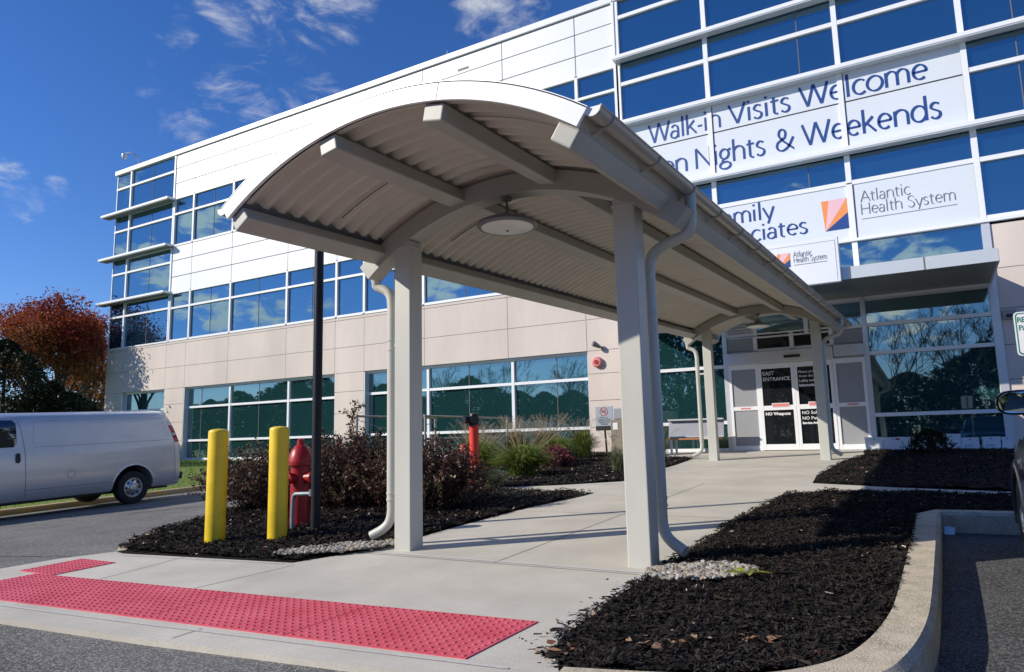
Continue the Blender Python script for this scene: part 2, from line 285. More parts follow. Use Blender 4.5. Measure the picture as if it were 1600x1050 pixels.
# ------------------------------------------------------------------ materials
MAT = dict(
 asphalt=mat('asphalt', (.125, .122, .115), .9, var=.35, scale=1.1, bump=.9, bscale=150, detail=12, spec=.25, bdist=.008),
 concrete=mat('concrete', (.58, .54, .46), .85, var=.14, scale=1.3, bump=.35, bscale=70, detail=10, spec=.25, bdist=.004),
 curb=mat('curb_concrete', (.50, .425, .31), .95, var=.26, scale=7, bump=.8, bscale=120, detail=12, spec=.15, bdist=.006),
 mulch=mat('mulch', (.016, .014, .013), .9, var=.7, scale=40, bump=1, bscale=60, detail=8, spec=.2, bdist=.03),
 grassg=mat('turf', (.10, .17, .02), .9, var=.4, scale=6, bump=.5, bscale=80, col2=(.19, .25, .05)),
 pad=mat('warning_pad', (.60, .06, .09), .65, var=.12, scale=2.6, bump=.1, bscale=90, col2=(.74, .12, .165), detail=10),
 steel=mat('canopy_paint', (.52, .52, .475), .42, var=.05, scale=2.5, bump=.03, bscale=200, stretch=(1, 1, .4)),
 beam=mat('beam_paint_shaded', (.41, .40, .36), .45, var=.05, scale=2.5, bump=.03, bscale=200),  # canopy paint darkened, so the shade under the roof sits in the colour
 deck=mat('canopy_deck', (.56, .52, .45), .5, var=.05, scale=3, bump=.05, bscale=120),
 fascia=mat('fascia_metal', (.88, .89, .9), .35, var=.02, scale=2),
 roofm=mat('roof_metal', (.62, .65, .7), .4, metal=.3, var=.04, scale=3),
 gutter=mat('gutter_paint', (.40, .38, .34), .35, var=.08, scale=4, stretch=(1, .3, 1)),
 white=mat('white_panel', (.79, .81, .835), .42, var=.025, scale=.35, detail=3),
 whitef=mat('white_frame', (.83, .84, .86), .4, var=.02, scale=1),
 stone=mat('precast_stone', (.66, .575, .515), .85, var=.10, scale=.55, bump=.12, bscale=40, detail=9, stretch=(1, 1, .35)),
 joint=mat('joint_sealant', (.16, .15, .145), .9),
 core=mat('dark_core', (.05, .05, .052), .9),
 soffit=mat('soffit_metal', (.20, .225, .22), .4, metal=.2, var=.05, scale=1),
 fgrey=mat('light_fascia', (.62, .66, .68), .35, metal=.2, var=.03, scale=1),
 greyp=mat('grey_panel', (.31, .315, .335), .5, var=.02, scale=2),
 alu=mat('aluminium', (.66, .67, .69), .35, metal=.35, var=.03, scale=3),
 navy=mat('navy_lettering', (.012, .058, .25), .5, var=.03), black=mat('black_paint', (.012, .012, .014), .45, var=.2),
 bwhite=mat('white_paint', (.8, .8, .8), .5, var=.02), orange=mat('logo_orange', (.86, .30, .09), .5, var=.02), pink=mat('logo_pink', (.84, .5, .56), .5, var=.02),
 sgrey=mat('grey_lettering', (.16, .17, .22), .5, var=.02), signw=mat('sign_panel_paint', (.70, .745, .80), .45, var=.02, scale=.6),
 yellow=mat('yellow_sleeve', (.80, .56, .015), .42, var=.12, scale=5, bump=.02), red=mat('red_paint', (.36, .009, .014), .4, var=.2, scale=6),
 orred=mat('bright_red', (.80, .045, .02), .45, var=.12, scale=8), pinkr=mat('faded_red', (.70, .24, .24), .5, var=.08), 
 dblack=mat('pole_paint', (.010, .012, .018), .5, var=.1, spec=.3), galv=mat('galvanised', (.22, .25, .29), .5, metal=.4, var=.15, scale=14),
 rail=mat('rail_steel', (.42, .39, .34), .45, metal=.5, var=.1, scale=8), wood=mat('wood', (.42, .17, .06), .6, var=.25, scale=3, stretch=(.3, 6, 6)),
 tan=mat('bin_tan', (.26, .22, .17), .75, var=.2, scale=30), sgn=mat('sign_grey', (.36, .40, .44), .5, var=.03), signred=mat('sign_red', (.45, .02, .04), .5),
 green=mat('sign_green', (.02, .20, .17), .5), rubber=mat('rubber', (.02, .02, .021), .8, var=.15, scale=20, bump=.2), chrome=mat('wheel_metal', (.62, .63, .65), .3, metal=.85, var=.05),
 vanp=mat('van_paint', (.66, .66, .65), .3, metal=.35, var=.015, scale=2, coat=.6), suvp=mat('suv_paint', (.012, .017, .033), .3, coat=.6, var=.1), trim=mat('black_trim', (.02, .02, .022), .5),
 mirror=mat('mirror_glass', (.6, .68, .68), .03, metal=1), tail=mat('tail_lamp', (.5, .01, .015), .15, coat=.5), carglass=glassmat('car_glass', (.6, .65, .7), (.01, .012, .014), .12, wav=.003),
 bark=mat('bark', (.055, .042, .035), .9, var=.4, scale=10, bump=.6, bscale=25), lamp=mat('lamp_lens', (.78, .78, .73), .3, var=.02), lampg=mat('lamp_housing', (.17, .17, .19), .4, var=.04),
 kyellow=mat('worn_yellow_kerb', (.58, .38, .12), .9, var=.3, scale=5, col2=(.42, .35, .26), bump=.5, bscale=60), box=mat('box_card', (.74, .77, .82), .8, var=.04, scale=5), paper=mat('paper', (.8, .82, .85), .8),
 curtain=mat('interior', (.02, .024, .027), .9, var=.5, scale=2, stretch=(14, 1, .3)),
 gl_up=glassmat('blue_glass', (.36, .57, .70), (.008, .034, .066), .46, wav=.004),
 gl_lo=glassmat('teal_glass', (.50, .66, .68), (.015, .060, .064), .38, wav=.005),
 gl_door=glassmat('door_glass', (.4, .42, .45), (.012, .014, .017), .06, wav=.004),
)
MAT['signdark'] = MAT['black']
# asphalt with pale aggregate specks
def speckle(m, scale, thr, col):
    t = m.node_tree; b = t.nodes['Principled BSDF']; old = b.inputs['Base Color'].links[0].from_socket
    co = t.nodes.new('ShaderNodeTexCoord'); v = t.nodes.new('ShaderNodeTexVoronoi'); v.inputs['Scale'].default_value = scale; t.links.new(co.outputs['Object'], v.inputs['Vector'])
    sp = t.nodes.new('ShaderNodeSeparateColor'); t.links.new(v.outputs['Color'], sp.inputs[0])
    r = t.nodes.new('ShaderNodeMapRange'); r.inputs['From Min'].default_value = thr; r.inputs['From Max'].default_value = 1; t.links.new(sp.outputs[0], r.inputs[0])
    mx = t.nodes.new('ShaderNodeMix'); mx.data_type = 'RGBA'; t.links.new(r.outputs[0], mx.inputs['Factor']); t.links.new(old, mx.inputs[6]); mx.inputs[7].default_value = (*col, 1)
    t.links.new(mx.outputs[2], b.inputs['Base Color'])
speckle(MAT['asphalt'], 105, .45, (.38, .365, .34)); speckle(MAT['curb'], 150, .5, (.70, .63, .50)); speckle(MAT['concrete'], 160, .7, (.52, .50, .45))
# broom finish on the walk
t = MAT['concrete'].node_tree; b = t.nodes['Principled BSDF']
wv = t.nodes.new('ShaderNodeTexNoise'); mp = t.nodes.new('ShaderNodeMapping'); mp.inputs['Scale'].default_value = (.6, 60, 1); mp.inputs['Rotation'].default_value = (0, 0, R(4)); co = t.nodes.new('ShaderNodeTexCoord')
t.links.new(co.outputs['Object'], mp.inputs[0]); t.links.new(mp.outputs[0], wv.inputs['Vector']); wv.inputs['Scale'].default_value = 1.5; wv.inputs['Detail'].default_value = 3
bp = t.nodes.new('ShaderNodeBump'); bp.inputs['Strength'].default_value = .35; bp.inputs['Distance'].default_value = .006; t.links.new(wv.outputs[0], bp.inputs['Height'])
t.links.new(b.inputs['Normal'].links[0].from_socket, bp.inputs['Normal']); t.links.new(bp.outputs[0], b.inputs['Normal'])

# ------------------------------------------------------------------ ground
def z_asph(x, y):
    yc = min(max(y, -12), 40)
    return pl(yc)-.035-.045*min(max(-7.5-x, 0), 14)-.135*sm(-1.6, -.4, x)*sm(2.0, 3.6, y)-.1*sm(-1.6, -.4, x)*(1-sm(2.0, 3.6, y))
def sheet(name, xs, ys, zf, m, kind='structure'):
    V = [(x, y, zf(x, y)) for y in ys for x in xs]; nx = len(xs)
    F = [(j*nx+i, j*nx+i+1, (j+1)*nx+i+1, (j+1)*nx+i) for j in range(len(ys)-1) for i in range(nx-1)]
    return tag(npmesh(name, V, F, m), kind=kind)
gx = [-900, -400, -150, -80, -50, -35, -28]+[-24+.8*i for i in range(51)]+[20, 30, 50, 90, 200, 600]
gy = [-900, -300, -120, -60, -30, -20, -12]+[-8+.6*i for i in range(48)]+[26, 40, 80, 300, 900]
sheet('asphalt_road', gx, gy, z_asph, MAT['asphalt'])
MAT['lot'] = mat('lot_asphalt', (.062, .062, .064), .9, var=.4, scale=2, bump=.9, bscale=150, detail=12, spec=.25, bdist=.008)
speckle(MAT['lot'], 105, .5, (.22, .215, .21))
sheet('parking_lot', [-1+.4*i for i in range(32)], [3.0+.3*i for i in range(20)], lambda x, y: z_asph(x, y)+.005, MAT['lot'])
def slab(name, poly, off, m, depth=.3, zf=None, kind='structure', bevel=0):
    zf = zf or (lambda x, y: pl(y)); mb = MB(); n = len(poly)
    mb.add([(x, y, zf(x, y)+off) for x, y in poly]+[(x, y, zf(x, y)+off-depth) for x, y in poly],
           [tuple(range(n)), tuple(range(n, 2*n))[::-1]]+[(i, (i+1) % n, n+(i+1) % n, n+i) for i in range(n)])
    o = mb.build(name, m, bevel=bevel); 
    if kind: tag(o, kind=kind)
    return o
APR = [(-2.0, 2.93), (-3.0, 2.83), (-4.2, 2.70), (-5.6, 2.59), (-6.6, 2.52), (-7.15, 2.6), (-7.55, 2.9), (-7.68, 3.4), (-7.62, 4.0), (-7.4, 4.46), (-7.2, 4.42), (-5.05, 4.66), (-4.72, 5.5)]
WALKL = [(-4.76, 6.7), (-4.74, 8.3), (-4.55, 9.7), (-4.55, 10.12), (-5.4, 10.2), (-6.5, 10.28), (-6.5, 10.62), (-5.6, 11.1), (-4.76, 11.8), (-4.85, 13), (-4.95, 15.5), (-5.1, 17.1), (-5.6, 17.5), (-7.05, 17.6), (-7.05, 19.68)]
WALKR = [(1.6, 19.68), (1.6, 19.2), (-1.6, 19.2), (-1.45, 17.6), (-1.75, 16), (-1.82, 13), (-1.72, 11.8), (-.6, 11.35), (.9, 10.95), (2.2, 10.7), (2.2, 10.3), (.8, 10.55), (-.5, 10.72), (-1.3, 10.7), (-1.8, 10.3), (-1.93, 8), (-1.9, 6), (-1.9, 4.9), (-1.86, 3.8), (-1.8, 3.45), (-1.62, 3.12)]
slab('sidewalk', APR+WALKL+WALKR, 0, MAT['concrete'])
# saw-cut and tooled joints, the pour strip along the road
jm = MAT['joint']
jb = MB()
def jline(a, b_, wd=.008, off=.003):
    a, b_ = Vector((*a, 0)), Vector((*b_, 0)); d = (b_-a).normalized(); n = Vector((-d.y, d.x, 0))*wd/2
    jb.add([(p.x, p.y, pl(p.y)+off) for p in (a-n, b_-n, b_+n, a+n)], [(0, 1, 2, 3)])
for a, b_ in (((-4.7, 5.22), (-1.95, 5.22)), ((-5.05, 3.55), (-4.95, 4.6)), ((-6.15, 3.48), (-6.35, 4.5)), ((-4.62, 8.1), (-1.97, 8.1)), ((-4.6, 11.6), (-1.75, 11.6)), ((-4.85, 14.6), (-1.8, 14.6)), ((-5.5, 17.6), (-1.5, 17.6)), ((-3.3, 5.24), (-3.3, 8.08)), ((-3.3, 8.12), (-3.3, 11.6)), ((-4.0, 2.78), (-4.0, 2.98)), ((.05, 10.55), (.12, 11.2))): jline(a, b_)
tag(jb.build('sidewalk_joints', jm, fixn=False), kind='structure')
tj = MB()
def tline(pts, wd, off, mb):
    for a, b_ in zip(pts[:-1], pts[1:]):
        a, b2 = Vector((*a, 0)), Vector((*b_, 0)); d = (b2-a).normalized(); n = Vector((-d.y, d.x, 0))*wd/2
        mb.add([(p.x, p.y, pl(p.y)+off) for p in (a-n, b2-n, b2+n, a+n)], [(0, 1, 2, 3)])
tline([(-1.9, 3.13), (-3.3, 3.0), (-4.7, 2.875), (-6.0, 2.78), (-6.9, 2.74)], .022, .004, tj)
tline([(-4.7, 5.3), (-1.95, 5.3)], .05, .003, tj); tline([(-1.99, 5.25), (-1.97, 3.7)], .05, .0035, tj); tline([(-7.1, 4.35), (-5.1, 4.6)], .03, .0035, tj)
tag(tj.build('tooled_edge', mat('concrete_edge', (.58, .565, .53), .8, var=.1, scale=20), fixn=False), kind='structure')
# mulch beds: lumpy ground, each a closed outline
def inside(poly, x, y):
    c = False; j = len(poly)-1
    for i in range(len(poly)):
        xi, yi = poly[i]; xj, yj = poly[j]
        if (yi > y) != (yj > y) and x < (xj-xi)*(y-yi)/(yj-yi)+xi: c = not c
        j = i
    return c
from mathutils import noise as mn
def lump(x, y): return .028*(mn.noise((x*2.1, y*2.1, 3))+.8*mn.noise((x*6, y*6, 9))+.5*mn.noise((x*15, y*15, 1)))
def bed(name, poly, step, rise=.02):
    mb = MB(); n = len(poly); mb.add([(x, y, pl(y)+.006) for x, y in poly]+[(x, y, pl(y)-.3) for x, y in poly], [tuple(range(n))]+[(i, (i+1) % n, n+(i+1) % n, n+i) for i in range(n)])
    x0, x1 = min(p[0] for p in poly), max(p[0] for p in poly); y0, y1 = min(p[1] for p in poly), max(p[1] for p in poly)
    nx, ny = int((x1-x0)/step)+1, int((y1-y0)/step)+1; idx = {}
    for j in range(ny+1):
        for i in range(nx+1):
            x, y = x0+i*step, y0+j*step
            if inside(poly, x, y):
                idx[i, j] = len(mb.v); mb.v.append((x, y, pl(y)+.012+rise*.5+lump(x, y)))
    for (i, j) in list(idx):
        q = [(i, j), (i+1, j), (i+1, j+1), (i, j+1)]
        if all(k in idx for k in q): mb.f.append(tuple(idx[k] for k in q))
    return tag(mb.build(name, MAT['mulch'], fixn=False), kind='structure')
BEDR = [(-1.5, 3.27), (-1.66, 3.33), (-1.8, 3.44), (-1.87, 3.6), (-1.88, 3.8), (-1.92, 4.9), (-1.92, 6), (-1.95, 8), (-1.82, 10.28), (-1.3, 10.66), (-.5, 10.68), (.8, 10.5), (2.2, 10.25), (2.2, 8.95), (-.27, 8.95), (-.27, 6.5), (-.32, 4.9), (-.37, 4.35), (-.52, 3.78), (-.82, 3.45), (-1.22, 3.31), (-1.42, 3.27)]
BEDR2 = [(-1.7, 11.82), (-1.8, 13), (-1.73, 16), (-1.45, 17.5), (-1.58, 19.2), (1.62, 19.2), (1.62, 19.68), (8, 19.68), (8, 10.6), (2.2, 10.72), (.9, 10.97), (-.6, 11.37)]
BEDL = [(-7.42, 4.5), (-7.83, 4.85), (-8.21, 5.4), (-8.87, 6.69), (-9.4, 7.6), (-10.2, 8.8), (-11.3, 10.3), (-12.7, 12), (-12.8, 16.6), (-10.6, 16.64), (-10.6, 19.66), (-7.07, 19.66), (-7.07, 17.62), (-5.62, 17.52), (-5.12, 17.12), (-4.97, 15.5), (-4.87, 13), (-4.79, 11.84), (-5.62, 11.13), (-6.52, 10.64), (-6.52, 10.26), (-5.4, 10.18), (-4.57, 10.1), (-4.57, 9.7), (-4.76, 8.3), (-4.78, 6.7), (-4.74, 5.55), (-5.07, 4.69), (-7.2, 4.45)]
for p in (BEDR, BEDR2, BEDL): bed('mulch_bed', p, .055 if p is BEDR else .09)
def scatter_in(poly, dens):
    P = np.array(poly); x0, y0 = P.min(0); x1, y1 = P.max(0); n = int((x1-x0)*(y1-y0)*dens); out = []
    for x, y in zip(rng.uniform(x0, x1, n), rng.uniform(y0, y1, n)):
        if inside(poly, x, y): out.append((x, y))
    return out
def chips(name, pts, L0, wid, m, lift=.03, tl=.35):
    n = len(pts); C_ = np.array([(x, y, pl(y)+.02+lump(x, y)+lift*random.random()) for x, y in pts])
    a = rng.uniform(0, 2*np.pi, n); e = rng.normal(0, tl, n); L = L0*rng.uniform(.4, 1.5, n)
    u = np.stack([np.cos(a)*np.cos(e), np.sin(a)*np.cos(e), np.sin(e)], 1)*(L/2)[:, None]; ro = rng.normal(0, .5, n)
    v = np.stack([-np.sin(a)*np.cos(ro), np.cos(a)*np.cos(ro), np.sin(ro)], 1)*(wid*rng.uniform(.5, 1.4, n)/2)[:, None]
    V = np.stack([C_-u-v*.6, C_+u-v, C_+u*.9+v, C_-u*.95+v*.7], 1).reshape(-1, 3)
    return tag(npmesh(name, V, np.arange(n*4).reshape(n, 4), m), 'shredded black bark mulch lying over the planting beds', 'mulch', kind='stuff')
mulm = leafmat('bark_chip', [(.009, .008, .0075), (.015, .013, .012), (.021, .018, .016), (.05, .034, .025), (.026, .023, .021), (.04, .036, .033)], .95, 0)
near = [p for p in scatter_in(BEDR, 2600)]; chips('bark_mulch', near, .042, .009, mulm); chips('bark_mulch', scatter_in(BEDR, 1800), .026, .012, mulm, .03, .5); chips('bark_mulch', scatter_in(BEDR, 90), .1, .02, mulm, .03, .2)
chips('bark_mulch', scatter_in(BEDR2, 500)+scatter_in(BEDL, 620), .06, .016, mulm)
bedlow = [p for p in scatter_in(BEDL, 1500) if p[1] < 8]; chips('bark_mulch', bedlow, .055, .012, mulm)
# mulch spilled over the walk at the corner
sp = [(-1.72+random.gauss(0, .07), 3.42+random.gauss(0, .06)) for i in range(420)]+[(-2.0-abs(random.gauss(0, .06)), random.uniform(3.4, 5)) for i in range(14)]+[(-1.93-abs(random.gauss(0, .02)), random.uniform(3.6, 8)) for i in range(330)]
chips('bark_mulch', sp, .045, .012, mulm, .006, .08)
litm = leafmat('leaf_litter', [(.30, .10, .05), (.42, .22, .11), (.52, .36, .24), (.30, .17, .10), (.62, .52, .42)], .7, .15)
pts = scatter_in(BEDR, 5)+scatter_in(BEDR2, 3)+scatter_in(BEDL, 7)
pts += [(x+random.gauss(0, .06), y+random.gauss(0, .05)) for x, y in ((-1.35, 3.62), (-1.2, 3.7), (-.9, 3.95), (-1.78, 3.4)) for i in range(9)]
pts += [(random.uniform(-9.2, -7.2), random.uniform(12.2, 15.8)) for i in range(420)]+[(random.gauss(-7, .35), random.gauss(10.5, .35)) for i in range(150)]
lc = np.array([(x, y, pl(y)+.042+lump(x, y)) for x, y in pts]); V, F = flatleaves(lc, .042); tag(npmesh('leaf_litter', V, F, litm), kind='stuff')
tag(bpy.data.objects['leaf_litter'], 'dry orange and tan fallen leaves scattered over the black mulch', 'fallen leaves')
chips('wood_chips', scatter_in(BEDL, 28)+scatter_in(BEDR, 14), .035, .012, leafmat('pale_chip', [(.4, .34, .28), (.6, .56, .5), (.3, .2, .13)], .8, 0), .03)
tag(bpy.data.objects['wood_chips'], 'pale slivers of wood among the black bark mulch', 'wood chips')
# kerbs
def kerb(name, outer, inner, top, m, depth=.35, zf=None, closed=False):
    zf = zf or (lambda x, y: pl(y)); mb = MB(); n = len(outer)
    for i in range(n-1):
        o0, o1, i0, i1 = outer[i], outer[i+1], inner[i], inner[i+1]
        def ch(o, q): return (o[0]*.86+q[0]*.14, o[1]*.86+q[1]*.14)
        pr = []
        for o, q in ((o0, i0), (o1, i1)):
            c = ch(o, q); pr.append([(o[0], o[1], zf(*o)+top-depth), (o[0], o[1], zf(*o)+top-.03), (*c, zf(*c)+top), (*q, zf(*q)+top), (*q, zf(*q)+top-depth)])
        k = len(mb.v); mb.v += pr[0]+pr[1]
        for j in range(5): mb.f.append((k+j, k+(j+1) % 5, k+5+(j+1) % 5, k+5+j))
        if i == 0: mb.f.append(tuple(k+j for j in range(5)))
        if i == n-2: mb.f.append(tuple(k+5+j for j in range(5)))
    return tag(mb.build(name, m), kind='structure')
def smooth_pts(p, k=3):
    for _ in range(k):
        q = [p[0]]
        for a, b_ in zip(p[:-1], p[1:]): q += [(a[0]*.75+b_[0]*.25, a[1]*.75+b_[1]*.25), (a[0]*.25+b_[0]*.75, a[1]*.25+b_[1]*.75)]
        p = q+[p[-1]]
    return p
ko = [(2.2, 8.78), (-.06, 8.78), (-.07, 8.5), (-.08, 6.8), (-.1, 5.0), (-.12, 4.5), (-.17, 4.05), (-.27, 3.6), (-.6, 3.2), (-1.1, 3.07), (-1.6, 3.0)]
ki = [(2.2, 8.97), (-.1, 8.97), (-.28, 8.6), (-.29, 6.8), (-.31, 5.0), (-.33, 4.6), (-.39, 4.12), (-.5, 3.72), (-.8, 3.4), (-1.22, 3.27), (-1.62, 3.17)]
def corner_smooth(p): return p[:3]+smooth_pts(p[3:], 3)
kerb('curb', corner_smooth(ko), corner_smooth(ki), .035, MAT['curb'])
zk = lambda x, y: z_asph(-18, min(y, 16.5)) if x < -17.4 else z_asph(x, 16.5)
kerb('curb', smooth_pts([(-17.9, -6), (-17.9, 6), (-17.9, 14), (-17.7, 16.2), (-15.5, 16.5), (-10.5, 16.5)], 2), smooth_pts([(-18.1, -6), (-18.1, 6), (-18.1, 14), (-17.9, 16.4), (-15.5, 16.72), (-10.5, 16.72)], 2), .13, MAT['kyellow'], zf=zk)
kerb('curb', smooth_pts([(-7.36, 4.44), (-7.9, 4.8), (-8.28, 5.35), (-8.95, 6.64), (-9.47, 7.55), (-10.27, 8.77), (-11.37, 10.27), (-12.78, 11.95), (-12.88, 16.5)], 2), smooth_pts([(-7.32, 4.52), (-7.78, 4.87), (-8.15, 5.42), (-8.82, 6.72), (-9.35, 7.63), (-10.14, 8.83), (-11.25, 10.33), (-12.64, 12.05), (-12.74, 16.5)], 2), .012, MAT['curb'])
# lawn along the building
def z_lawn(x, y):
    d = max(0, -18.05-x) if y < 16.5 else max(0, min(y-16.6, 99)) if x > -17.9 else max(0, -18.05-x)+max(0, y-16.6)*.3
    return min(.93, zk(x, min(y, 16.5))+.12+.07*d)
sheet('lawn', [-900, -200, -80, -50, -42, -36]+[-32+i for i in range(14)]+[-18.06], [-300, -60, -20, -8]+[-4+i for i in range(24)]+[40, 200], z_lawn, MAT['grassg'])
sheet('lawn', [-18.06+.6*i for i in range(13)]+[-10.62], [16.68, 17.2, 18, 18.8, 19.8], lambda x, y: min(.95, z_asph(x, 16.5)+.12+.09*(y-16.6)), MAT['grassg'])
g = rng.uniform((-29, 8), (-18.15, 19.5), (16000, 2)); zz = np.array([z_lawn(x, y) for x, y in g]); C_ = np.column_stack([g, zz+.035])
V, F = leafquads(C_, .09, .14, np.array([0, 0, 2.2]), .6)
tag(npmesh('grass', V, F, leafmat('grass_blade', [(.09, .18, .015), (.15, .25, .03), (.22, .28, .06), (.32, .30, .12)], .6, .3, .8)), 'short green and straw grass between the kerb and the building', 'grass', kind='stuff')
# painted line on the left road, faint
pm = mat('worn_line', (.30, .25, .16), .9, var=.4, scale=9, col2=(.12, .12, .12)); lb = MB()
for (x0, y0, x1, y1) in ((-14.6, 9.5, -11.2, 13.5), (-13.0, 8.0, -10.9, 10.2)):
    for k in range(8):
        a, b_ = k/8, (k+1)/8; p, q = (x0+(x1-x0)*a, y0+(y1-y0)*a), (x0+(x1-x0)*b_, y0+(y1-y0)*b_)
        lb.add([(p[0], p[1], z_asph(*p)+.006), (q[0], q[1], z_asph(*q)+.006), (q[0]-.08, q[1]+.06, z_asph(q[0]-.08, q[1]+.06)+.006), (p[0]-.08, p[1]+.06, z_asph(p[0]-.08, p[1]+.06)+.006)], [(0, 1, 2, 3)])
tag(lb.build('road_line', pm, fixn=False), kind='structure')
def crack(pts, wd=.012):
    mb = MB(); P_ = []
    for (x0, y0), (x1, y1) in zip(pts[:-1], pts[1:]):
        for k in range(14): P_.append((x0+(x1-x0)*k/14+random.gauss(0, .02), y0+(y1-y0)*k/14+random.gauss(0, .02)))
    for a, b_ in zip(P_[:-1], P_[1:]):
        d = Vector((b_[0]-a[0], b_[1]-a[1])).normalized(); n = Vector((-d.y, d.x))*wd*random.uniform(.3, .8)
        mb.add([(p[0]+q*n.x, p[1]+q*n.y, z_asph(p[0]+q*n.x, p[1]+q*n.y)+.004) for p, q in ((a, -1), (b_, -1), (b_, 1), (a, 1))], [(0, 1, 2, 3)])
    return tag(mb.build('road_crack', mat('crack', (.02, .02, .02), .9), fixn=False), kind='structure')
crack([(-7.85, 4.3), (-9.4, 4.2), (-11.5, 4.6), (-14, 4.3)]); crack([(-10.5, 7.6), (-12.5, 7.0), (-14.5, 7.4)], .009); crack([(.25, 3.2), (.6, 5.0), (.45, 6.4)], .006)
# tactile warning pad
def tactile():
    mb = MB()
    def tile(o, u, v):     # o corner, u, v edge vectors
        p = [o, o+u, o+u+v, o+v]; mb.add([(q.x, q.y, pl(q.y)+.006) for q in p]+[(q.x, q.y, pl(q.y)-.01) for q in p], [(0, 1, 2, 3)]+[(i, (i+1) % 4, 4+(i+1) % 4, 4+i) for i in range(4)])
        nu, nv = round(u.length/.0615), round(v.length/.0615)
        for i in range(nu):
            for j in range(nv):
                c = o+u*((i+.5)/nu)+v*((j+.5)/nv); z = pl(c.y)+.006; b0 = len(mb.v)
                for r, h in ((.0125, -.001), (.0105, .004), (.006, .0058)):
                    for k in range(8): mb.v.append((c.x+r*math.cos(k*math.pi/4), c.y+r*math.sin(k*math.pi/4), z+h))
                for q in range(2):
                    for k in range(8): mb.f.append((b0+q*8+k, b0+q*8+(k+1) % 8, b0+q*8+8+(k+1) % 8, b0+q*8+8+k))
                mb.f.append(tuple(b0+16+k for k in range(8)))
    D = Vector((-1, -.074, 0)).normalized(); U = Vector((-.05, -1, 0)).normalized()
    o = Vector((-2.13, 3.87, 0))
    for k in range(4): tile(o+D*(k*1.225+.005), D*1.215, U*.71)
    e = o+D*4.78; tile(e+Vector((.12, .01, 0)), Vector((-.56, -.0, 0)), Vector((-.0, .56, 0)))
    return mb.build('tactile_paving', MAT['pad'], fixn=False)
tag(tactile(), 'pinkish red tactile warning pad with rows of domes at the kerb ramp', 'tactile paving')
# river stones at the downspouts
def stones(cx, cy, rx, ry, n, ang):
    mb = MB(); bm = bmesh.new(); bmesh.ops.create_icosphere(bm, subdivisions=1, radius=1); iv = [v.co.copy() for v in bm.verts]; fi = [[v.index for v in f.verts] for f in bm.faces]; bm.free()
    for i in range(n):
        r = math.sqrt(random.random()); a = random.random()*6.283; x, y = r*rx*math.cos(a), r*ry*math.sin(a); x, y = cx+x*math.cos(ang)-y*math.sin(ang), cy+x*math.sin(ang)+y*math.cos(ang)
        s = random.uniform(.010, .027); M = Matrix.Rotation(random.random()*6, 3, 'Z') @ Matrix.Diagonal((s*random.uniform(1, 1.5), s, s*random.uniform(.5, .8)))
        o = Vector((x, y, pl(y)+.035+lump(x, y)*.4+random.random()*.018)); k = len(mb.v); mb.v += [tuple(M @ v+o) for v in iv]; mb.f += [tuple(k+j for j in f) for f in fi]
    return mb.build('river_stones', leafmat('pebble', [(.18, .165, .14), (.32, .29, .24), (.46, .42, .36), (.28, .21, .14), (.60, .58, .53), (.20, .21, .20), (.38, .30, .21)], .6, 0))
tag(stones(-1.58, 5.32, .40, .25, 1000, .55), 'grey and tan river pebbles beside the right front canopy post', 'pebbles', kind='stuff')
tag(stones(-5.0, 5.2, .6, .19, 900, .85), 'grey and tan river pebbles beside the left front canopy post', 'pebbles', kind='stuff')
# ------------------------------------------------------------------ building
W = 19.7
B = empty('medical_building', (-14, W, 1.0), 'three storey office building with white panels, pale stone base and blue glass bands', 'building')
core = MB(); core.box(-34.3, 14, 19.95, 42, .2, 15.05).box(-7.6, 14, 19.93, 19.949, 4.8, 15.05)
core.build('building_core', MAT['core'], B)
side = MB().box(-34.36, -34.31, 19.74, 42, .2, 15.06); side.build('side_wall', MAT['white'], B)
def panels(name, xs, zs, m, y0=W, y1=W+.14, gap=.034, skip=lambda x, z: False):
    mb = MB()
    for a, b_ in zip(xs[:-1], xs[1:]):
        for c, d in zip(zs[:-1], zs[1:]):
            if not skip((a+b_)/2, (c+d)/2): mb.box(a+gap/2, b_-gap/2, y0+random.uniform(0, .002), y1, c+gap/2, d-gap/2)
    return mb
JX = [-29.52, -28.12, -25.4, -21.97, -19.27, -17.87, -15.12, -11.72, -8.97, -7.58]
def wall(name, mbs, m, jy=W+.02):
    mb = MB()
    for k in mbs: mb.v, mb.f = mb.v, mb.f; o = len(mb.v); mb.v += k.v; mb.f += [tuple(i+o for i in f) for f in k.f]
    return mb.build(name, m, B)
for zr in ([12.99, 13.68, 14.42, 15.06], [8.5, 9.22, 9.98, 10.65]): wall('white_panel_wall', [panels('', JX, zr, None)], MAT['white'])
for a, b_ in ((12.99, 15.06), (8.5, 10.65)): MB().box(-29.5, -7.6, W+.03, W+.15, a, b_).build('panel_joints', mat('panel_joint', (.20, .205, .22), .8), B)
# stone base
SX = [-34.32, -32.9, -29.67, -28.28, -25.45, -21.97, -19.32, -17.87, -16.18, -15.1, -11.72, -8.94, -7.0]
rows = [.3, 1.0, 1.83, 2.62, 3.42, 4.12, 5.08, 6.12]
def sskip(x, z):
    if z < 4.1 and z > 1.0: return (-28.28 < x < -19.32) or (-17.87 < x < -8.94) or (-32.9 < x < -29.67 and z > 1.0)
    return False
SXR = [1.46, 2.9, 5.6, 8.4, 14]; rr = [.3, 1.06, 1.85, 2.62, 3.41, 4.25, 5.2, 6.26]
wall('stone_wall', [panels('', SX, rows, None, y1=W+.3, gap=.016, skip=sskip), panels('', [-34.32, -29.67, -25.45, -19.32, -15.1, -11.72, -7.0], [6.125, 6.235], None, y1=W+.3, gap=.012)], MAT['stone'])
wall('stone_wall', [panels('', SXR, rr, None, y1=W+.3, gap=.016)], MAT['stone'])
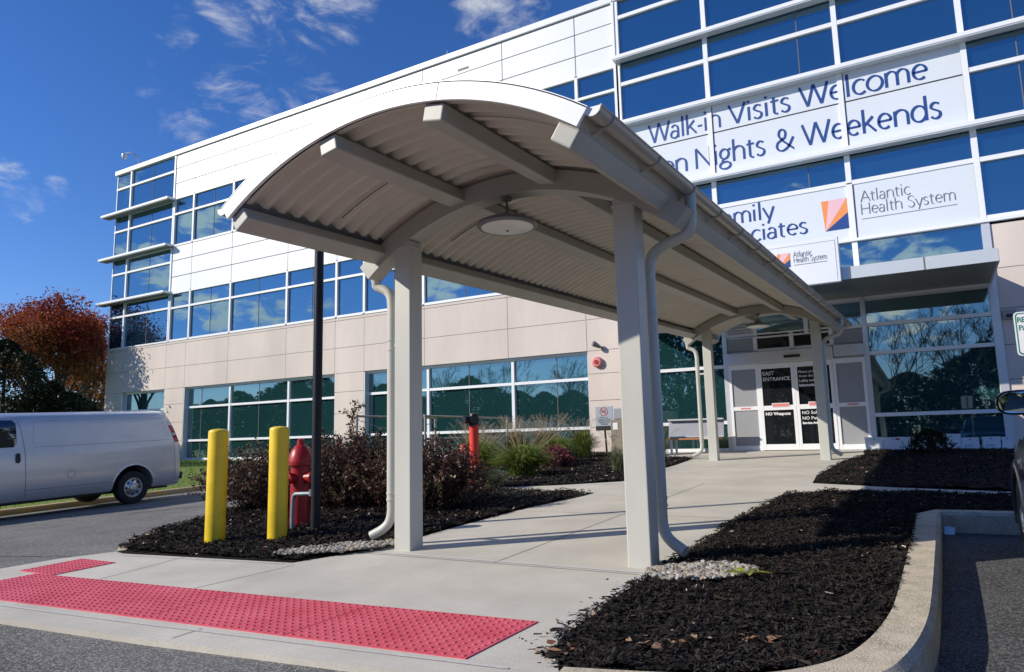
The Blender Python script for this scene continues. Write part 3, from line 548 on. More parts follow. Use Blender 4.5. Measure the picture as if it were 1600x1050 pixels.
jb = MB()
for x0, x1, z0, z1 in ((-34.3, -7.02, 4.14, 6.22), (-34.3, -32.92, .3, 4.14), (-29.65, -28.3, .3, 4.14), (-19.3, -17.89, .3, 4.14), (-8.92, -7.02, .3, 4.14), (-32.9, -29.67, .3, .98), (-28.28, -19.32, .3, .98), (-17.87, -8.94, .3, .98), (1.48, 14, .3, 6.24)): jb.box(x0, x1, W+.012, W+.29, z0, z1)
jb.build('stone_joints', mat('stone_joint', (.22, .18, .165), .9), B)
MB().box(-34.42, -7.62, W-.07, W+.6, 15.08, 15.3).build('coping', MAT['white'], B, bevel=.01)
cope = MB().box(-7.6, 14, W-.07, W+.6, 15.1, 15.36); cope.build('coping', MAT['white'], B, bevel=.01)
MB().box(-7.66, -7.58, W-.06, W+.1, 6.3, 15.08).build('corner_trim', MAT['whitef'], B)
def window(xs, zs, m, fw_=.1, y=W+.06, fy=W-.03, rightend=False, leftend=True, joints=(), base=True, top=True, hx=None, fd=.09, dark=False):
    """one bay: panes between xs[0]..xs[1], transoms at zs"""
    a, b_ = xs; z0, z1 = zs[0], zs[-1]; g = MB()
    for c, d in zip(zs[:-1], zs[1:]):
        dx = random.uniform(-.0025, .0025); dz = random.uniform(-.002, .002)
        px = [a]+list(joints)+[b_]
        for p, q in zip(px[:-1], px[1:]):
            dx = random.uniform(-.003, .003)
            g.add([(p+.01, y, c), (q-.01, y+dx*(q-p), c), (q-.01, y+dx*(q-p)+dz, d), (p+.01, y+dz, d)], [(0, 1, 2, 3)])
    wo = g.build('window', m, B, fixn=False); f = MB()
    if leftend: f.box(a-fw_/2, a+fw_/2, fy, fy+fd, z0-(.0 if base else 0), z1)
    if rightend: f.box(b_-fw_/2, b_+fw_/2, fy, fy+fd, z0, z1)
    xa, xb = a+(fw_/2 if leftend else 0), b_-(fw_/2)
    if rightend is False: xb = b_-fw_/2
    for i, z in enumerate(zs):
        if (i == 0 and not base) or (i == len(zs)-1 and not top): continue
        h = fw_*.88; f.box(xa, xb, fy+.006, fy+fd, z-h/2, z+h/2)
    f.build('window_frame', MAT['whitef'], wo)
    if joints:
        k = MB()
        for x in joints: k.box(x-.011, x+.011, y-.012, y+.002, z0, z1)
        k.build('glass_joint', MAT['joint'], wo)
    return wo
G1, G2 = MAT['gl_up'], MAT['gl_lo']
# corner bay, three storeys, with ledges
for (z0, z1, zm) in ((12.97, 15.06, 14.32), (10.75, 12.9, 12.12), (8.56, 10.66, 9.94), (6.29, 8.46, 7.8)):
    window((-34.28, -33.08), [z0, zm, z1], G1, leftend=False, top=False, base=False)
    window((-33.08, -29.6), [z0, zm, z1], G1, rightend=True, joints=(-31.34,), top=z1 < 15, base=False)
for z in (12.93, 10.71, 8.51):
    MB().box(-34.86, -29.5, W-.42, W+.05, z-.05, z+.05).build('ledge', MAT['whitef'], B, bevel=.006)
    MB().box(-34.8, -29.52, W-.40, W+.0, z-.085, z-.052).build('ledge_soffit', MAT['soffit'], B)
MB().box(-34.3, -29.5, W-.03, W+.06, 6.235, 6.3).build('sill', MAT['whitef'], B)
for i, (a, b_) in enumerate(zip(JX[:-1], JX[1:])):
    jt = [(a+b_)/2] if b_-a > 2 else []
    window((a, b_), [10.69, 12.19, 12.95], G1, joints=jt, rightend=i == 8)
    window((a, b_), [6.28, 7.77, 8.46], G1, joints=jt, rightend=i == 8)
# curtain wall
CX = [-7.53, -4.83, -1.40, 1.36, 4.1, 7.5, 10.2]
for i, (a, b_) in enumerate(zip(CX[:-1], CX[1:])):
    k = dict(fw_=.13, rightend=(i == 5)); j = {1: [-2.35], 3: [2.42], 4: [5.8]}.get(i, [])
    window((a, b_), [13.16, 14.52, 15.08], G1, joints=j, top=False, base=False, **k)
    window((a, b_), [11.03, 12.29, 13.0], G1, joints=j, top=False, base=False, **k)
    if i > 2:
        window((a, b_), [8.79, 10.12, 10.88], G1, joints=j, top=False, base=False, **k)
        window((a, b_), [6.42, 7.85, 8.62], G1, joints=j, top=False, **k)
    else:
        window((a, b_), [7.86, 8.6], G1, joints=j, top=False, **k)
        if i: window((a, b_), [4.86, 6.3], G1, top=False, base=False, **k)
for z in (13.08, 10.95, 8.7):
    MB().box(-7.62, 10.3, W-.29, W+.05, z-.055, z+.055).build('ledge', MAT['whitef'], B, bevel=.006)
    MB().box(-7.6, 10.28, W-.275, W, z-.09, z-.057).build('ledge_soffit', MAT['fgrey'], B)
MB().box(-7.6, 10.3, W-.08, W+.05, 6.31, 6.385).build('sill', MAT['whitef'], B)
# ground floor windows, set back in the stone
def ground_group(xs, zs, thin):
    for i, (a, b_) in enumerate(zip(xs[:-1], xs[1:])):
        j = [x for x in thin if a < x < b_]
        window((a, b_), zs, G2, joints=j, y=W+.235, fy=W+.15, fw_=.1, leftend=i > 0 or a < -30, rightend=False)
ground_group([-28.26, -25.43, -21.94, -19.33], [1.02, 1.81, 3.25, 4.08], [-27.35, -23.7])
ground_group([-17.85, -15.07, -11.66, -8.95], [1.02, 1.82, 3.3, 4.08], [-13.4, -10.1])
ground_group([-32.88, -29.68], [1.02, 1.82, 3.25, 4.08], [-31.3])
rv = MB()
for x0, x1 in ((-28.28, -19.32), (-17.87, -8.94), (-32.9, -29.67)): rv.box(x0+.001, x0+.05, W+.004, W+.25, 1.0, 4.1).box(x1-.05, x1-.001, W+.1, W+.25, 1.0, 4.1).box(x0+.05, x1-.05, W+.1, W+.25, 4.075, 4.118).box(x0+.05, x1-.05, W+.02, W+.3, .95, 1.0)
rv.build('window_reveal', MAT['alu'], B)
# entrance storefront
D_ = MAT['gl_lo']; fp = dict(fw_=.1, y=W+.06, fy=W-.02)
window((-7.0, -4.83), [1.12, 1.85, 3.36, 4.5, 6.3], D_, **fp)
window((-1.36, 1.34), [1.12, 1.92, 3.44, 4.15, 4.86], D_, rightend=True, **fp)
window((-4.0, -2.72), [4.14, 4.84], D_, **fp); window((-2.72, -1.36), [4.14, 4.84], D_, **fp)
lv = MB().box(-4.76, -4.05, W-.015, W+.05, 4.14, 4.84)
for k in range(8): lv.hexa([(-4.72, W-.05, 4.2+k*.075), (-4.08, W-.05, 4.2+k*.075), (-4.08, W-.02, 4.25+k*.075), (-4.72, W-.02, 4.25+k*.075)], [(-4.72, W-.045, 4.19+k*.075), (-4.08, W-.045, 4.19+k*.075), (-4.08, W-.015, 4.24+k*.075), (-4.72, W-.015, 4.24+k*.075)])
lv.build('louvre', MAT['alu'], B)
for a in (-4.76, -2.12): MB().box(a, a+.69, W, W+.05, 3.74, 4.08).build('grey_panel', MAT['greyp'], B)
window((-4.02, -3.1), [3.72, 4.1], MAT['gl_door'], **fp); window((-3.1, -2.14), [3.72, 4.1], MAT['gl_door'], rightend=True, **fp)
hd = MB().box(-4.78, -2.13, W-.12, W+.05, 3.36, 3.68).box(-2.12, -1.42, W-.06, W+.05, 3.42, 3.7); hd.build('door_header', MAT['alu'], B, bevel=.008)
MB().box(-3.3, -2.9, W-.15, W-.121, 3.47, 3.54).build('door_sensor', MAT['black'], B)
MB().box(-4.83, 1.4, W-.0, W+.05, 4.76, 4.86).build('storefront_head', MAT['alu'], B)
def sidelight(x0, x1):
    f = MB().box(x0, x0+.07, W-.05, W+.03, 1.09, 3.36).box(x1-.07, x1, W-.05, W+.03, 1.09, 3.36)
    for z0, z1 in ((1.09, 1.22), (2.15, 2.25), (3.24, 3.36)): f.box(x0+.07, x1-.07, W-.045, W+.03, z0, z1)
    o = f.build('side_panel', MAT['whitef'], B); MB().box(x0+.07, x1-.07, W-.02, W+.02, 1.22, 2.15).box(x0+.07, x1-.07, W-.02, W+.02, 2.25, 3.24).build('panel', MAT['greyp'], o)
    MB().box(x0+.26, x0+.52, W-.049, W-.046, 2.18, 2.222).build('sticker', MAT['pinkr'], o); return o
for a, b_ in ((-4.885, -4.765), (-1.418, -1.305), (1.295, 1.465), (-7.02, -6.92)): MB().box(a, b_, W-.035, W+.06, 1.08, 4.86 if -6 < a < 1 else 6.3).build('storefront_jamb', MAT['alu'], B)
for a, b_ in ((3.36, 4.86),): MB().box(-4.77, -1.38, W+.062, W+.07, a, b_).build('storefront_back', MAT['alu'], B)
sidelight(-4.76, -3.99); sidelight(-2.16, -1.42)
MB().box(-4.0, -2.15, W+.6, W+.62, 1.09, 3.4).build('interior', MAT['curtain'], B)
def leaf_(x0, x1, lines, low):
    f = MB().box(x0, x0+.075, W-.06, W-.015, 1.1, 3.35).box(x1-.075, x1, W-.06, W-.015, 1.1, 3.35)
    for z0, z1 in ((1.1, 1.25), (2.13, 2.25), (3.22, 3.35)): f.box(x0+.075, x1-.075, W-.057, W-.015, z0, z1)
    o = f.build('entrance_door', MAT['whitef'], B)
    MB().box(x0+.075, x1-.075, W-.03, W-.02, 1.25, 2.13).box(x0+.075, x1-.075, W-.03, W-.02, 2.25, 3.22).build('door_glass', MAT['gl_door'], o)
    for tx, sz, z, bd in lines: text_on('door_lettering', tx, sz, x0+.1, W-.033, z, MAT['bwhite'], o, bold=bd)
    for tx, sz, z, bd in low: text_on('door_lettering', tx, sz, x0+.11, W-.033, z, MAT['bwhite'], o, bold=bd)
    MB().box(x0+.29, x0+.72, W-.064, W-.060, 2.2, 2.31).build('sticker', MAT['bwhite'], o); MB().box(x0+.305, x0+.705, W-.068, W-.0645, 2.215, 2.295).build('sticker', MAT['pinkr'], o)
leaf_(-3.985, -3.095, [('EAST', .132, 3.05, .002), ('ENTRANCE', .132, 2.90, .002)], [('NO Weapons', .108, 2.0, .004)])
leaf_(-3.09, -2.165, [('Please proceed', .09, 3.06, .001), ('down the hall', .09, 2.95, .001), ('Lobby and', .09, 2.83, .002), ('Information', .09, 2.71, .005)], [('NO Soliciting', .115, 2.0, .001), ('NO Pets', .115, 1.86, .001), ('Service Animals', .08, 1.75, .004)])
# flat entrance canopy
ec = MB().box(-7.5, 1.36, 17.05, 17.1, 4.85, 5.12).box(1.33, 1.37, 17.1, W, 4.85, 5.12).box(-7.5, -7.46, 17.1, W, 4.85, 5.12).box(-7.46, 1.33, 17.1, W, 5.06, 5.1)
eo = ec.build('entrance_canopy', MAT['fgrey'], B)
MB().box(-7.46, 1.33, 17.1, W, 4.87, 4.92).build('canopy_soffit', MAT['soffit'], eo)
for x in (-1.36, .06): MB().box(x-.012, x+.012, 17.043, 17.051, 4.85, 5.12).build('canopy_joint', MAT['joint'], eo)
# roof bits
for x in (-27.36, -20.74, -14.15):
    tag(MB().tube([(x, W+.2, 15.3), (x, W+.2, 15.62)], [.02, .012], 6).build('lightning_rod', MAT['alu'], loc=(x, W+.2, 15.3)), {-27.36: 'thin lightning rod on the white roof edge nearest the blue glass corner', -20.74: 'thin lightning rod on the white roof edge, middle of three', -14.15: 'thin lightning rod on the roof edge above the dark drain slot'}[x], 'lightning rod', 'lightning rods along the roof edge')
cm = empty('security_camera', (-32.7, W+.1, 15.3), 'small dome camera on a gooseneck arm at the roof corner', 'camera')
MB().tube([(-32.7, W+.1, 15.3), (-32.7, W+.05, 15.62), (-32.78, W-.1, 15.84), (-32.98, W-.25, 15.93), (-33.2, W-.32, 15.9)], .035, 8).build('arm', MAT['alu'], cm, smooth=True)
MB().lathe([(.05, .14), (.13, .1), (.14, .0), (.1, -.1), (.03, -.14)], (-33.25, W-.33, 15.76), 14).build('dome', MAT['alu'], cm, smooth=True)
MB().box(-13.55, -13.1, W-.01, W+.02, 14.53, 14.61).build('roof_drain_slot', MAT['black'], B)
# signs on the glass
s1 = empty('facade_sign', (-3.1, W, 8.76), 'big blue lettered sign about walk-in visits across the glass facade', 'sign')
sgm = MAT['signw']
for a, b_ in zip(CX[:3], CX[1:4]):
    MB().box(a+.03, b_-.03, W+.0, W+.03, 10.07, 10.9).build('sign_panel', sgm, s1); MB().box(a+.03, b_-.03, W+.0, W+.03, 8.76, 10.03).build('sign_panel', sgm, s1)
MB().box(CX[0], CX[3], W+.012, W+.034, 8.76, 10.9).build('sign_backing', MAT['core'], s1)
def bars(root, z0, z1):
    for x in CX[:4]: MB().box(x-.065, x+.065, W-.035, W+.02, z0, z1).build('sign_frame', MAT['whitef'], root)
    for x in CX[:3]: MB().box(x+.066, x+.088, W-.004, W+.01, z0, z1).build('sign_gasket', MAT['joint'], root)
bars(s1, 8.76, 10.9)
pen_text('Walk-in', -6.66, -4.5, W-.006, 10.17, .58, MAT['navy'], s1); pen_text('Visits Welcome', -4.3, .6, W-.006, 10.17, .58, MAT['navy'], s1)
for tx, a, b_ in (('Open', -7.3, -5.52), ('Nights', -5.34, -3.36), ('&', -3.12, -2.6), ('Weekends', -2.42, .8)): pen_text(tx, a, b_, W-.006, 9.09, .60, MAT['navy'], s1)
s2 = empty('facade_sign', (-3.1, W, 6.4), 'pale sign with an orange, pink and blue logo square below the walk-in sign', 'sign')
for a, b_ in zip(CX[:3], CX[1:4]): MB().box(a+.03, b_-.03, W, W+.03, 6.4, 7.82).build('sign_panel', sgm, s2)
bars(s2, 6.4, 7.82)
pen_text('Family', -4.98, -3.27, W-.006, 7.28, .47, MAT['navy'], s2); pen_text('Associates', -5.15, -2.46, W-.006, 6.72, .44, MAT['navy'], s2)
def logo(x0, x1, z0, z1, y, root):
    def q(pts): return [(x0+(x1-x0)*u, z0+(z1-z0)*v) for u, v in pts]
    for pts, m in ((((0, 1), (0.08, 0), (.3, 1)), 'orange'), (((.3, 1), (.08, 0), (1, 1)), 'pink'), (((1, 1), (.08, 0), (1, .52)), 'orange'), (((1, .52), (.08, 0), (1, 0)), 'navy')):
        MB().add([(a, y, b_) for a, b_ in q(pts)], [(0, 1, 2)]).build('logo_shape', MAT[m], root, fixn=False)
logo(-2.1, -1.49, 6.68, 7.49, W-.006, s2)
pen_text('Atlantic', -1.18, -.05, W-.006, 7.3, .29, MAT['sgrey'], s2, wt=.72); pen_text('Health System', -1.2, .88, W-.006, 6.97, .29, MAT['sgrey'], s2, wt=.72)
MB().box(-1.18, .88, W-.008, W-.004, 6.852, 6.864).build('underline', MAT['sgrey'], s2)
s3 = empty('canopy_sign', (-3.1, 16.95, 4.86), 'white box sign standing on the flat entrance canopy above the doors', 'sign')
MB().box(-4.7, -1.53, 16.9, 17.04, 4.79, 5.81).build('sign_box', MAT['white'], s3, bevel=.015)
e = MB(); x0, x1, z0, z1 = -4.7, -1.53, 4.79, 5.81
e.box(x0+.03, x1-.07, 16.893, 16.9, z1-.085, z1-.075).box(x1-.08, x1-.07, 16.893, 16.9, z0+.05, z1-.085); e.build('sign_edge', MAT['fgrey'], s3)
for z in (5.46, 5.33): pen_text('Atlantic' if z > 5.4 else 'Health System', -2.48, -2.08 if z > 5.4 else -1.78, 16.892, z, .125, MAT['sgrey'], s3, wt=.8)
logo(-2.83, -2.55, 5.25, 5.58, 16.893, s3); MB().box(-2.48, -1.78, 16.89, 16.898, 5.278, 5.284).build('underline', MAT['sgrey'], s3)
# wall fixtures
bell = empty('alarm_bell', (-8.6, W, 3.76), 'round faded red fire alarm bell on the pale stone wall', 'alarm bell')
MB().lathe([(.15, 0), (.165, -.03), (.16, -.09), (.13, -.125), (.03, -.135)], (-8.6, W, 3.76), 24, 'y').build('gong', MAT['pinkr'], bell, smooth=True)
MB().lathe([(.07, .0), (.07, -.008)], (-8.6, W-.136, 3.76), 16, 'y').build('hub', MAT['red'], bell)
fl = empty('flood_light', (-8.58, W, 4.25), 'small grey flood light above the red alarm bell', 'wall light')
MB().tube([(-8.42, W, 4.17), (-8.5, W-.1, 4.22)], .03, 8).build('bracket', MAT['lampg'], fl); MB().tube([(-8.48, W-.08, 4.2), (-8.6, W-.2, 4.29), (-8.64, W-.24, 4.31)], [.05, .085, .085], 12).build('lamp_head', MAT['lampg'], fl)
cc = empty('wall_camera', (1.62, W, 4.07), 'small grey box light on the stone wall right of the entrance', 'wall light')
MB().box(1.5, 1.75, W-.12, W, 3.98, 4.2).build('housing', MAT['greyp'], cc, bevel=.02); MB().box(1.56, 1.69, W-.126, W-.12, 4.02, 4.09).build('lens', MAT['black'], cc)

# ------------------------------------------------------------------ walkway canopy
XC, Y0, Y1, RO, ZC = -3.27, 3.7, 18.55, 2.84, 1.14
KN = empty('walkway_canopy', (XC, 5.5, pl(5.5)), 'long barrel vaulted grey metal canopy on four square posts over the walk', 'canopy')
def zs(y, z): return z+.0408*(y-Y0)
def P(r, a, y): return (XC+r*math.sin(a), y, zs(y, ZC+r*math.cos(a)))
AE = math.asin(1.65/RO); DE = R(31.5); NA_ = 36
# corrugated ceiling
ys, dz = [], []
pt = .171; y = Y0+.06
while y < Y1-.1:
    for k, h in ((0, 0), (.32, 0), (.5, .05), (.82, .05)): ys.append(y+pt*k); dz.append(h)
    y += pt
V = [P(2.722+h, -DE+2*DE*i/NA_, yy) for yy, h in zip(ys, dz) for i in range(NA_+1)]
F = [(j*(NA_+1)+i, j*(NA_+1)+i+1, (j+1)*(NA_+1)+i+1, (j+1)*(NA_+1)+i) for j in range(len(ys)-1) for i in range(NA_)]
npmesh('ceiling_deck', V, F, MAT['deck'], KN)
ga = [(-.5, -.28, 4.72), (.1, .42, 9.1), (-.45, -.2, 6.3), (-.3, .1, 12.2), (.1, .5, 4.05)]
for a0, a1, ya in ga:      # open end laps of the sheets, seen as dark lines
    sb = MB()
    for k in range(8):
        p, q = a0+(a1-a0)*k/8, a0+(a1-a0)*(k+1)/8
        sb.add([P(2.719, p, ya), P(2.719, q, ya), P(2.719, q, ya+.014), P(2.719, p, ya+.014)], [(0, 1, 2, 3)])
    sb.build('sheet_lap', MAT['black'], KN, fixn=False)
def arcband(r0, r1, y0, y1, a0, a1, n=40, mb=None):
    mb = mb or MB()
    for i in range(n):
        p, q = a0+(a1-a0)*i/n, a0+(a1-a0)*(i+1)/n
        k = len(mb.v); mb.v += [P(r0, p, y0), P(r1, p, y0), P(r1, p, y1), P(r0, p, y1), P(r0, q, y0), P(r1, q, y0), P(r1, q, y1), P(r0, q, y1)]
        mb.f += [(k, k+4, k+5, k+1), (k+1, k+5, k+6, k+2), (k+2, k+6, k+7, k+3), (k+3, k+7, k+4, k)]
        if i == 0: mb.f.append((k, k+1, k+2, k+3))
        if i == n-1: mb.f.append((k+7, k+6, k+5, k+4))
    return mb
for q in (-1, 1): arcband(2.69, 2.712, Y0+.05, Y1-.05, q*R(33), q*(AE-.016), 4).build('eave_plate', MAT['beam'], KN); arcband(2.69, 2.829, Y0+.05, Y1-.05, q*(AE-.014), q*(AE-.003), 1).build('eave_trim', MAT['beam'], KN)
arcband(2.80, 2.83, Y0+.03, Y1-.03, -AE, AE).build('roof_panel', MAT['roofm'], KN, smooth=True)
for ya in (Y0, Y1-.03): arcband(2.712, RO, ya, ya+.03, -AE, AE, 60).build('fascia', MAT['fascia'], KN, smooth=True)
arcband(2.832, 2.845, Y0, Y0+.12, -AE, AE, 60).build('roof_edge', MAT['roofm'], KN)
fj = MB()
for a in (-.365, .2): fj.add([P(2.712, a, Y0-.002), P(RO, a, Y0-.002), P(RO, a+.0012, Y0-.002), P(2.712, a+.0012, Y0-.002)], [(0, 1, 2, 3)])
fj.build('fascia_joint', MAT['joint'], KN, fixn=False)
# purlins
for a in (R(-34), R(-10.9), R(10.6), R(34)):
    rr_ = []
    for yy in (Y0+.04, Y1-.06):
        ring = []
        for u, v in ((-.085, -.066), (.085, -.066), (.085, .062), (-.085, .062)):
            r = 2.645+v; ring.append((XC+r*math.sin(a)+u*math.cos(a), yy, zs(yy, ZC+r*math.cos(a)-u*math.sin(a))))
        rr_.append(ring)
    MB().hexa(*rr_)  .build('beam', MAT['beam'], KN, bevel=.014, seg=3)
# arch ribs and posts
AR = math.asin(1.62/2.55)
for yc in (5.53, 16.5):
    mb = arcband(2.53, 2.708, yc-.1, yc+.1, -AR, AR, 36)
    mb.build('arch_rib', MAT['beam'], KN, smooth=True)
    for sx in (-1.165, 1.18):
        x = XC+sx; zt = zs(yc, ZC+math.sqrt(2.53**2-sx*sx))+.03; zb = pl(yc)-.1
        MB().box(x-.098, x+.098, yc-.098, yc+.098, zb, zt).build('post', MAT['steel'], KN, bevel=.012, seg=3)
        MB().box(x-.104, x+.104, yc-.104, yc+.104, zt-.07, zt-.055).build('weld_plate', MAT['steel'], KN)
# half round gutters with brackets
for sx in (-1, 1):
    gxc, gz = XC+sx*1.672, 3.452; mb = MB(); k = 12; ring = lambda yy, r: [(gxc+r*math.cos(math.pi+math.pi*i/k), yy, zs(yy, gz)+r*math.sin(math.pi+math.pi*i/k)) for i in range(k+1)]
    prof = ring(Y0+.02, .058)+ring(Y0+.02, .052)[::-1]; prof2 = ring(Y1+.1, .058)+ring(Y1+.1, .052)[::-1]
    n = len(prof); mb.add(prof+prof2, [(i, (i+1) % n, n+(i+1) % n, n+i) for i in range(n)])
    go = mb.build('gutter', MAT['gutter'], KN, smooth=True)
    ec_ = MB(); r1 = ring(Y0+.02, .057); r2 = ring(Y0+.03, .057); ec_.hexa(r1, r2); ec_.build('end_cap', MAT['fascia'], go)
    li = MB(); li.tube([(gxc+sx*.058, Y0+.02, zs(Y0, gz)), (gxc+sx*.058, Y1+.1, zs(Y1+.1, gz))], .008, 6); li.build('gutter_lip', MAT['gutter'], go)
    for q in range(18):
        br = MB()
        yy = Y0+.22+q*.86
        rg = ring(yy, .064); br.tube(rg, .0065, 5)
        xb = XC+sx*1.50; zb_ = zs(yy, 3.385)
        br.tube([(gxc-sx*.01, yy, zs(yy, gz)-.064), (xb, yy, zb_-.04)], .0075, 5).tube([(gxc-sx*.058, yy, zs(yy, gz)-.01), (xb, yy, zb_+.05)], .0065, 5)
        br.build('gutter_bracket', MAT['gutter'], go)
def spl(p, k=2):
    p = [Vector(q) for q in p]
    for _ in range(k):
        q = [p[0]]
        for a, b_ in zip(p[:-1], p[1:]): q += [a*.75+b_*.25, a*.25+b_*.75]
        p = q+[p[-1]]
    return p
def spout(sx, yc, low, m='gutter'):
    gxc = XC+sx*1.672; px = XC+sx*(1.27 if sx > 0 else 1.46); py = yc+(.22 if sx > 0 else .1); g0 = pl(py); zg = zs(py, 3.41)
    pts = spl([(gxc, py-.06, zg), (gxc, py-.06, zg-.2), (gxc-sx*.03, py-.03, zg-.33), (px+sx*.2, py-.02, zg-.37), (px+sx*.02, py, zg-.44), (px, py, zg-.62)])
    mb = MB().tube(pts, .048, 12); mb.tube([(px, py, zg-.6), (px, py, g0+.42)], .048, 12)
    mb.tube(spl([(px, py, g0+.44), (px, py, g0+.27), (px+sx*.05, py-.02, g0+.17), (px+sx*.2, py-.07, g0+.09)]), .046, 12)
    o = mb.build('downspout', MAT['steel'], KN, smooth=True)
    for z in (g0+.44, g0+.5, zg-.95, zg-1.05): MB().lathe([(.049, z-.012), (.053, z-.008), (.053, z+.008), (.049, z+.012)], (px, py, 0), 12).build('pipe_collar', MAT['steel'], o, smooth=True)
    for z in (g0+.5, zg-1.0): MB().box(min(px, px-sx*.2), max(px, px-sx*.2), py-.02, py+.0, z-.02, z+.02).build('pipe_strap', MAT['steel'], o)
    return o
for yc in (5.53, 16.5):
    for sx in (-1, 1): spout(sx, yc, True)
# pendant lamps
for yc, lb_ in ((5.53, 'round shallow pendant lamp under the front arch of the canopy'), (16.5, 'round shallow pendant lamp under the rear arch by the doors')):
    zt = zs(yc, ZC+2.53); z = zt-.27; L_ = empty('pendant_lamp', (XC, yc, z), lb_, 'lamp', 'pendant lamps under the canopy')
    MB().lathe([(.03, .12), (.06, .11), (.1, .07), (.2, .055), (.275, .02), (.285, -.005), (.27, -.02), (.24, -.022)], (XC, yc, z), 32).build('lamp_housing', MAT['lampg'], L_, smooth=True)
    MB().lathe([(.255, -.018), (.2, -.034), (.1, -.045), (.02, -.048)], (XC, yc, z), 32).build('lamp_lens', MAT['lamp'], L_, smooth=True)
    MB().lathe([(.012, -.046), (.014, -.058)], (XC, yc, z), 8).build('lamp_screw', MAT['lampg'], L_)
    MB().tube([(XC, yc, z+.11), (XC, yc, zt)], .012, 8).lathe([(.05, zt-.03), (.05, zt+.002)], (XC, yc, 0), 12).build('hanger', MAT['lampg'], L_)
# ------------------------------------------------------------------ planting
def branches(base, h, r, depth, spread, n0=5, up=.35, wig=.12, trunk=.35, seed=1, shrink=.68, kids=(2, 3)):
    """recursive limbs: list of (points, radii) and the tips"""
    rd = random.Random(seed); out = []; tips = []
    def go(p, d, L, rad, k):
        n = 3; pts = [p]; dd = d
        for i in range(n):
            dd = (dd+Vector((rd.gauss(0, wig), rd.gauss(0, wig), rd.gauss(0, wig)+.04*(k > 0)))).normalized(); pts.append(pts[-1]+dd*L/n)
        out.append((pts, [rad*(1-.45*i/n) for i in range(n+1)], k))
        if k >= depth: tips.append(pts[-1]); tips.append(pts[2]); return
        nk = n0 if k == 0 else rd.choice(kids)
        for i in range(nk):
            a = 6.283*(i+rd.random()*.7)/nk; s = spread*rd.uniform(.6, 1.25)
            side = dd.cross(Vector((math.cos(a), math.sin(a), .3))).normalized(); side2 = dd.cross(side)
            nd = (dd*math.cos(s)+(side*math.cos(a)+side2*math.sin(a))*math.sin(s)+Vector((0, 0, up*.3))).normalized()
            st = pts[-1] if (i < 2 or k == 0) else pts[2]
            go(st, nd, L*shrink*rd.uniform(.75, 1.15), rad*.6, k+1)
    go(Vector(base), Vector((0, 0, 1)), h*trunk, r, 0); return out, tips
def limbs_mesh(segs, minr=.0, sides=5):
    mb = MB()
    for pts, rs, k in segs:
        mb.tube(pts, [max(q, minr) for q in rs], 7 if k < 2 else (4 if k < 4 else 3), cap=False)
    return mb
red1 = leafmat('autumn_leaf', [(.10, .018, .012), (.20, .032, .018), (.30, .052, .024), (.34, .08, .03), (.25, .085, .035), (.14, .032, .018)], .6, .35, .5)
red2 = leafmat('rust_leaf', [(.10, .025, .012), (.20, .055, .02), (.28, .10, .03), (.26, .13, .045), (.16, .10, .04), (.20, .05, .025)], .6, .35, .5)
def leafy_tree(x, y, z, h, cr, m, n, seed, label, ls=.125):
    root = empty('autumn_tree', (x, y, z), label, 'tree', 'red autumn trees past the building corner')
    segs, tips = branches((x, y, z), h, .16, 4, .55, n0=6, trunk=.28, seed=seed, shrink=.74)
    limbs_mesh(segs, .012).build('trunk', MAT['bark'], root, smooth='all', fixn=False)
    T = np.array([tuple(t) for t in tips]); c0 = np.array((x, y, z+h*.58))
    k = rng.integers(0, len(T), n); C_ = T[k]+rng.normal(0, 1, (n, 3))*np.array((.4, .4, .28))
    # pull stray leaves inside a ragged crown outline
    d = (C_-c0)/np.array((cr, cr, h*.44)); l = np.linalg.norm(d, axis=1); an = np.arctan2(d[:, 1], d[:, 0])
    lim = .97+.2*np.sin(an*3+seed+d[:, 2]*3)+.13*np.sin(an*7+d[:, 2]*6+seed)+.08*np.sin(d[:, 2]*11+an*4)
    C_ = C_[l < lim]
    V, F = leafquads(C_, ls, .62); npmesh('crown', V, F, m, root)
    return root
leafy_tree(-34.3, 18.0, .75, 8.6, 3.2, red2, 12500, 5, 'rust orange tree touching the glass corner of the building')
leafy_tree(-37.6, 18.2, .75, 9.7, 3.5, red1, 26000, 8, 'taller deep red tree behind the dark evergreen')
leafy_tree(-40.6, 19.4, .75, 10.9, 3.6, red1, 19000, 21, 'red tree at the far left edge of the photo')
leafy_tree(-42.5, 25.0, .8, 8.0, 3.6, red2, 13000, 33, 'rust tree standing behind the two red trees')
eg = leafmat('evergreen_leaf', [(.006, .012, .005), (.010, .02, .007), (.016, .03, .009), (.03, .05, .013)], .55, .1, .9)
def evergreen(x, y, z, h, r, n, label, name='evergreen_shrub', cat='shrub', group=None, ls=.115):
    root = empty(name, (x, y, z), label, cat, group)
    MB().tube([(x, y, z-.1), (x+.05, y, z+h*.5), (x, y, z+h*.85)], [.12, .08, .02], 7).build('trunk', MAT['bark'], root)
    u = rng.uniform(0, 1, n)**.8; th = rng.uniform(0, 2*np.pi, n); zz = z+.04*h+u*h*.95; lob = 1+.2*np.sin(th*4+u*9)+.13*np.sin(th*9-u*21)+rng.normal(0, .09, n)
    rad = r*np.sin(np.clip(.35+u*.65, 0, 1)*np.pi)**.6*lob*(rng.uniform(.35, 1, n)**.45); rad = np.where(u > .9, rad*.7, rad)
    C_ = np.column_stack([x+rad*np.cos(th), y+rad*np.sin(th), zz]); V, F = leafquads(C_, ls, .35, np.column_stack([np.cos(th), np.sin(th), .8+0*th]), 1.0); npmesh('crown', V, F, eg, root); return root
evergreen(-28.2, 12.6, .5, 5.0, 1.9, 17000, 'tall dark evergreen at the left edge behind the van')
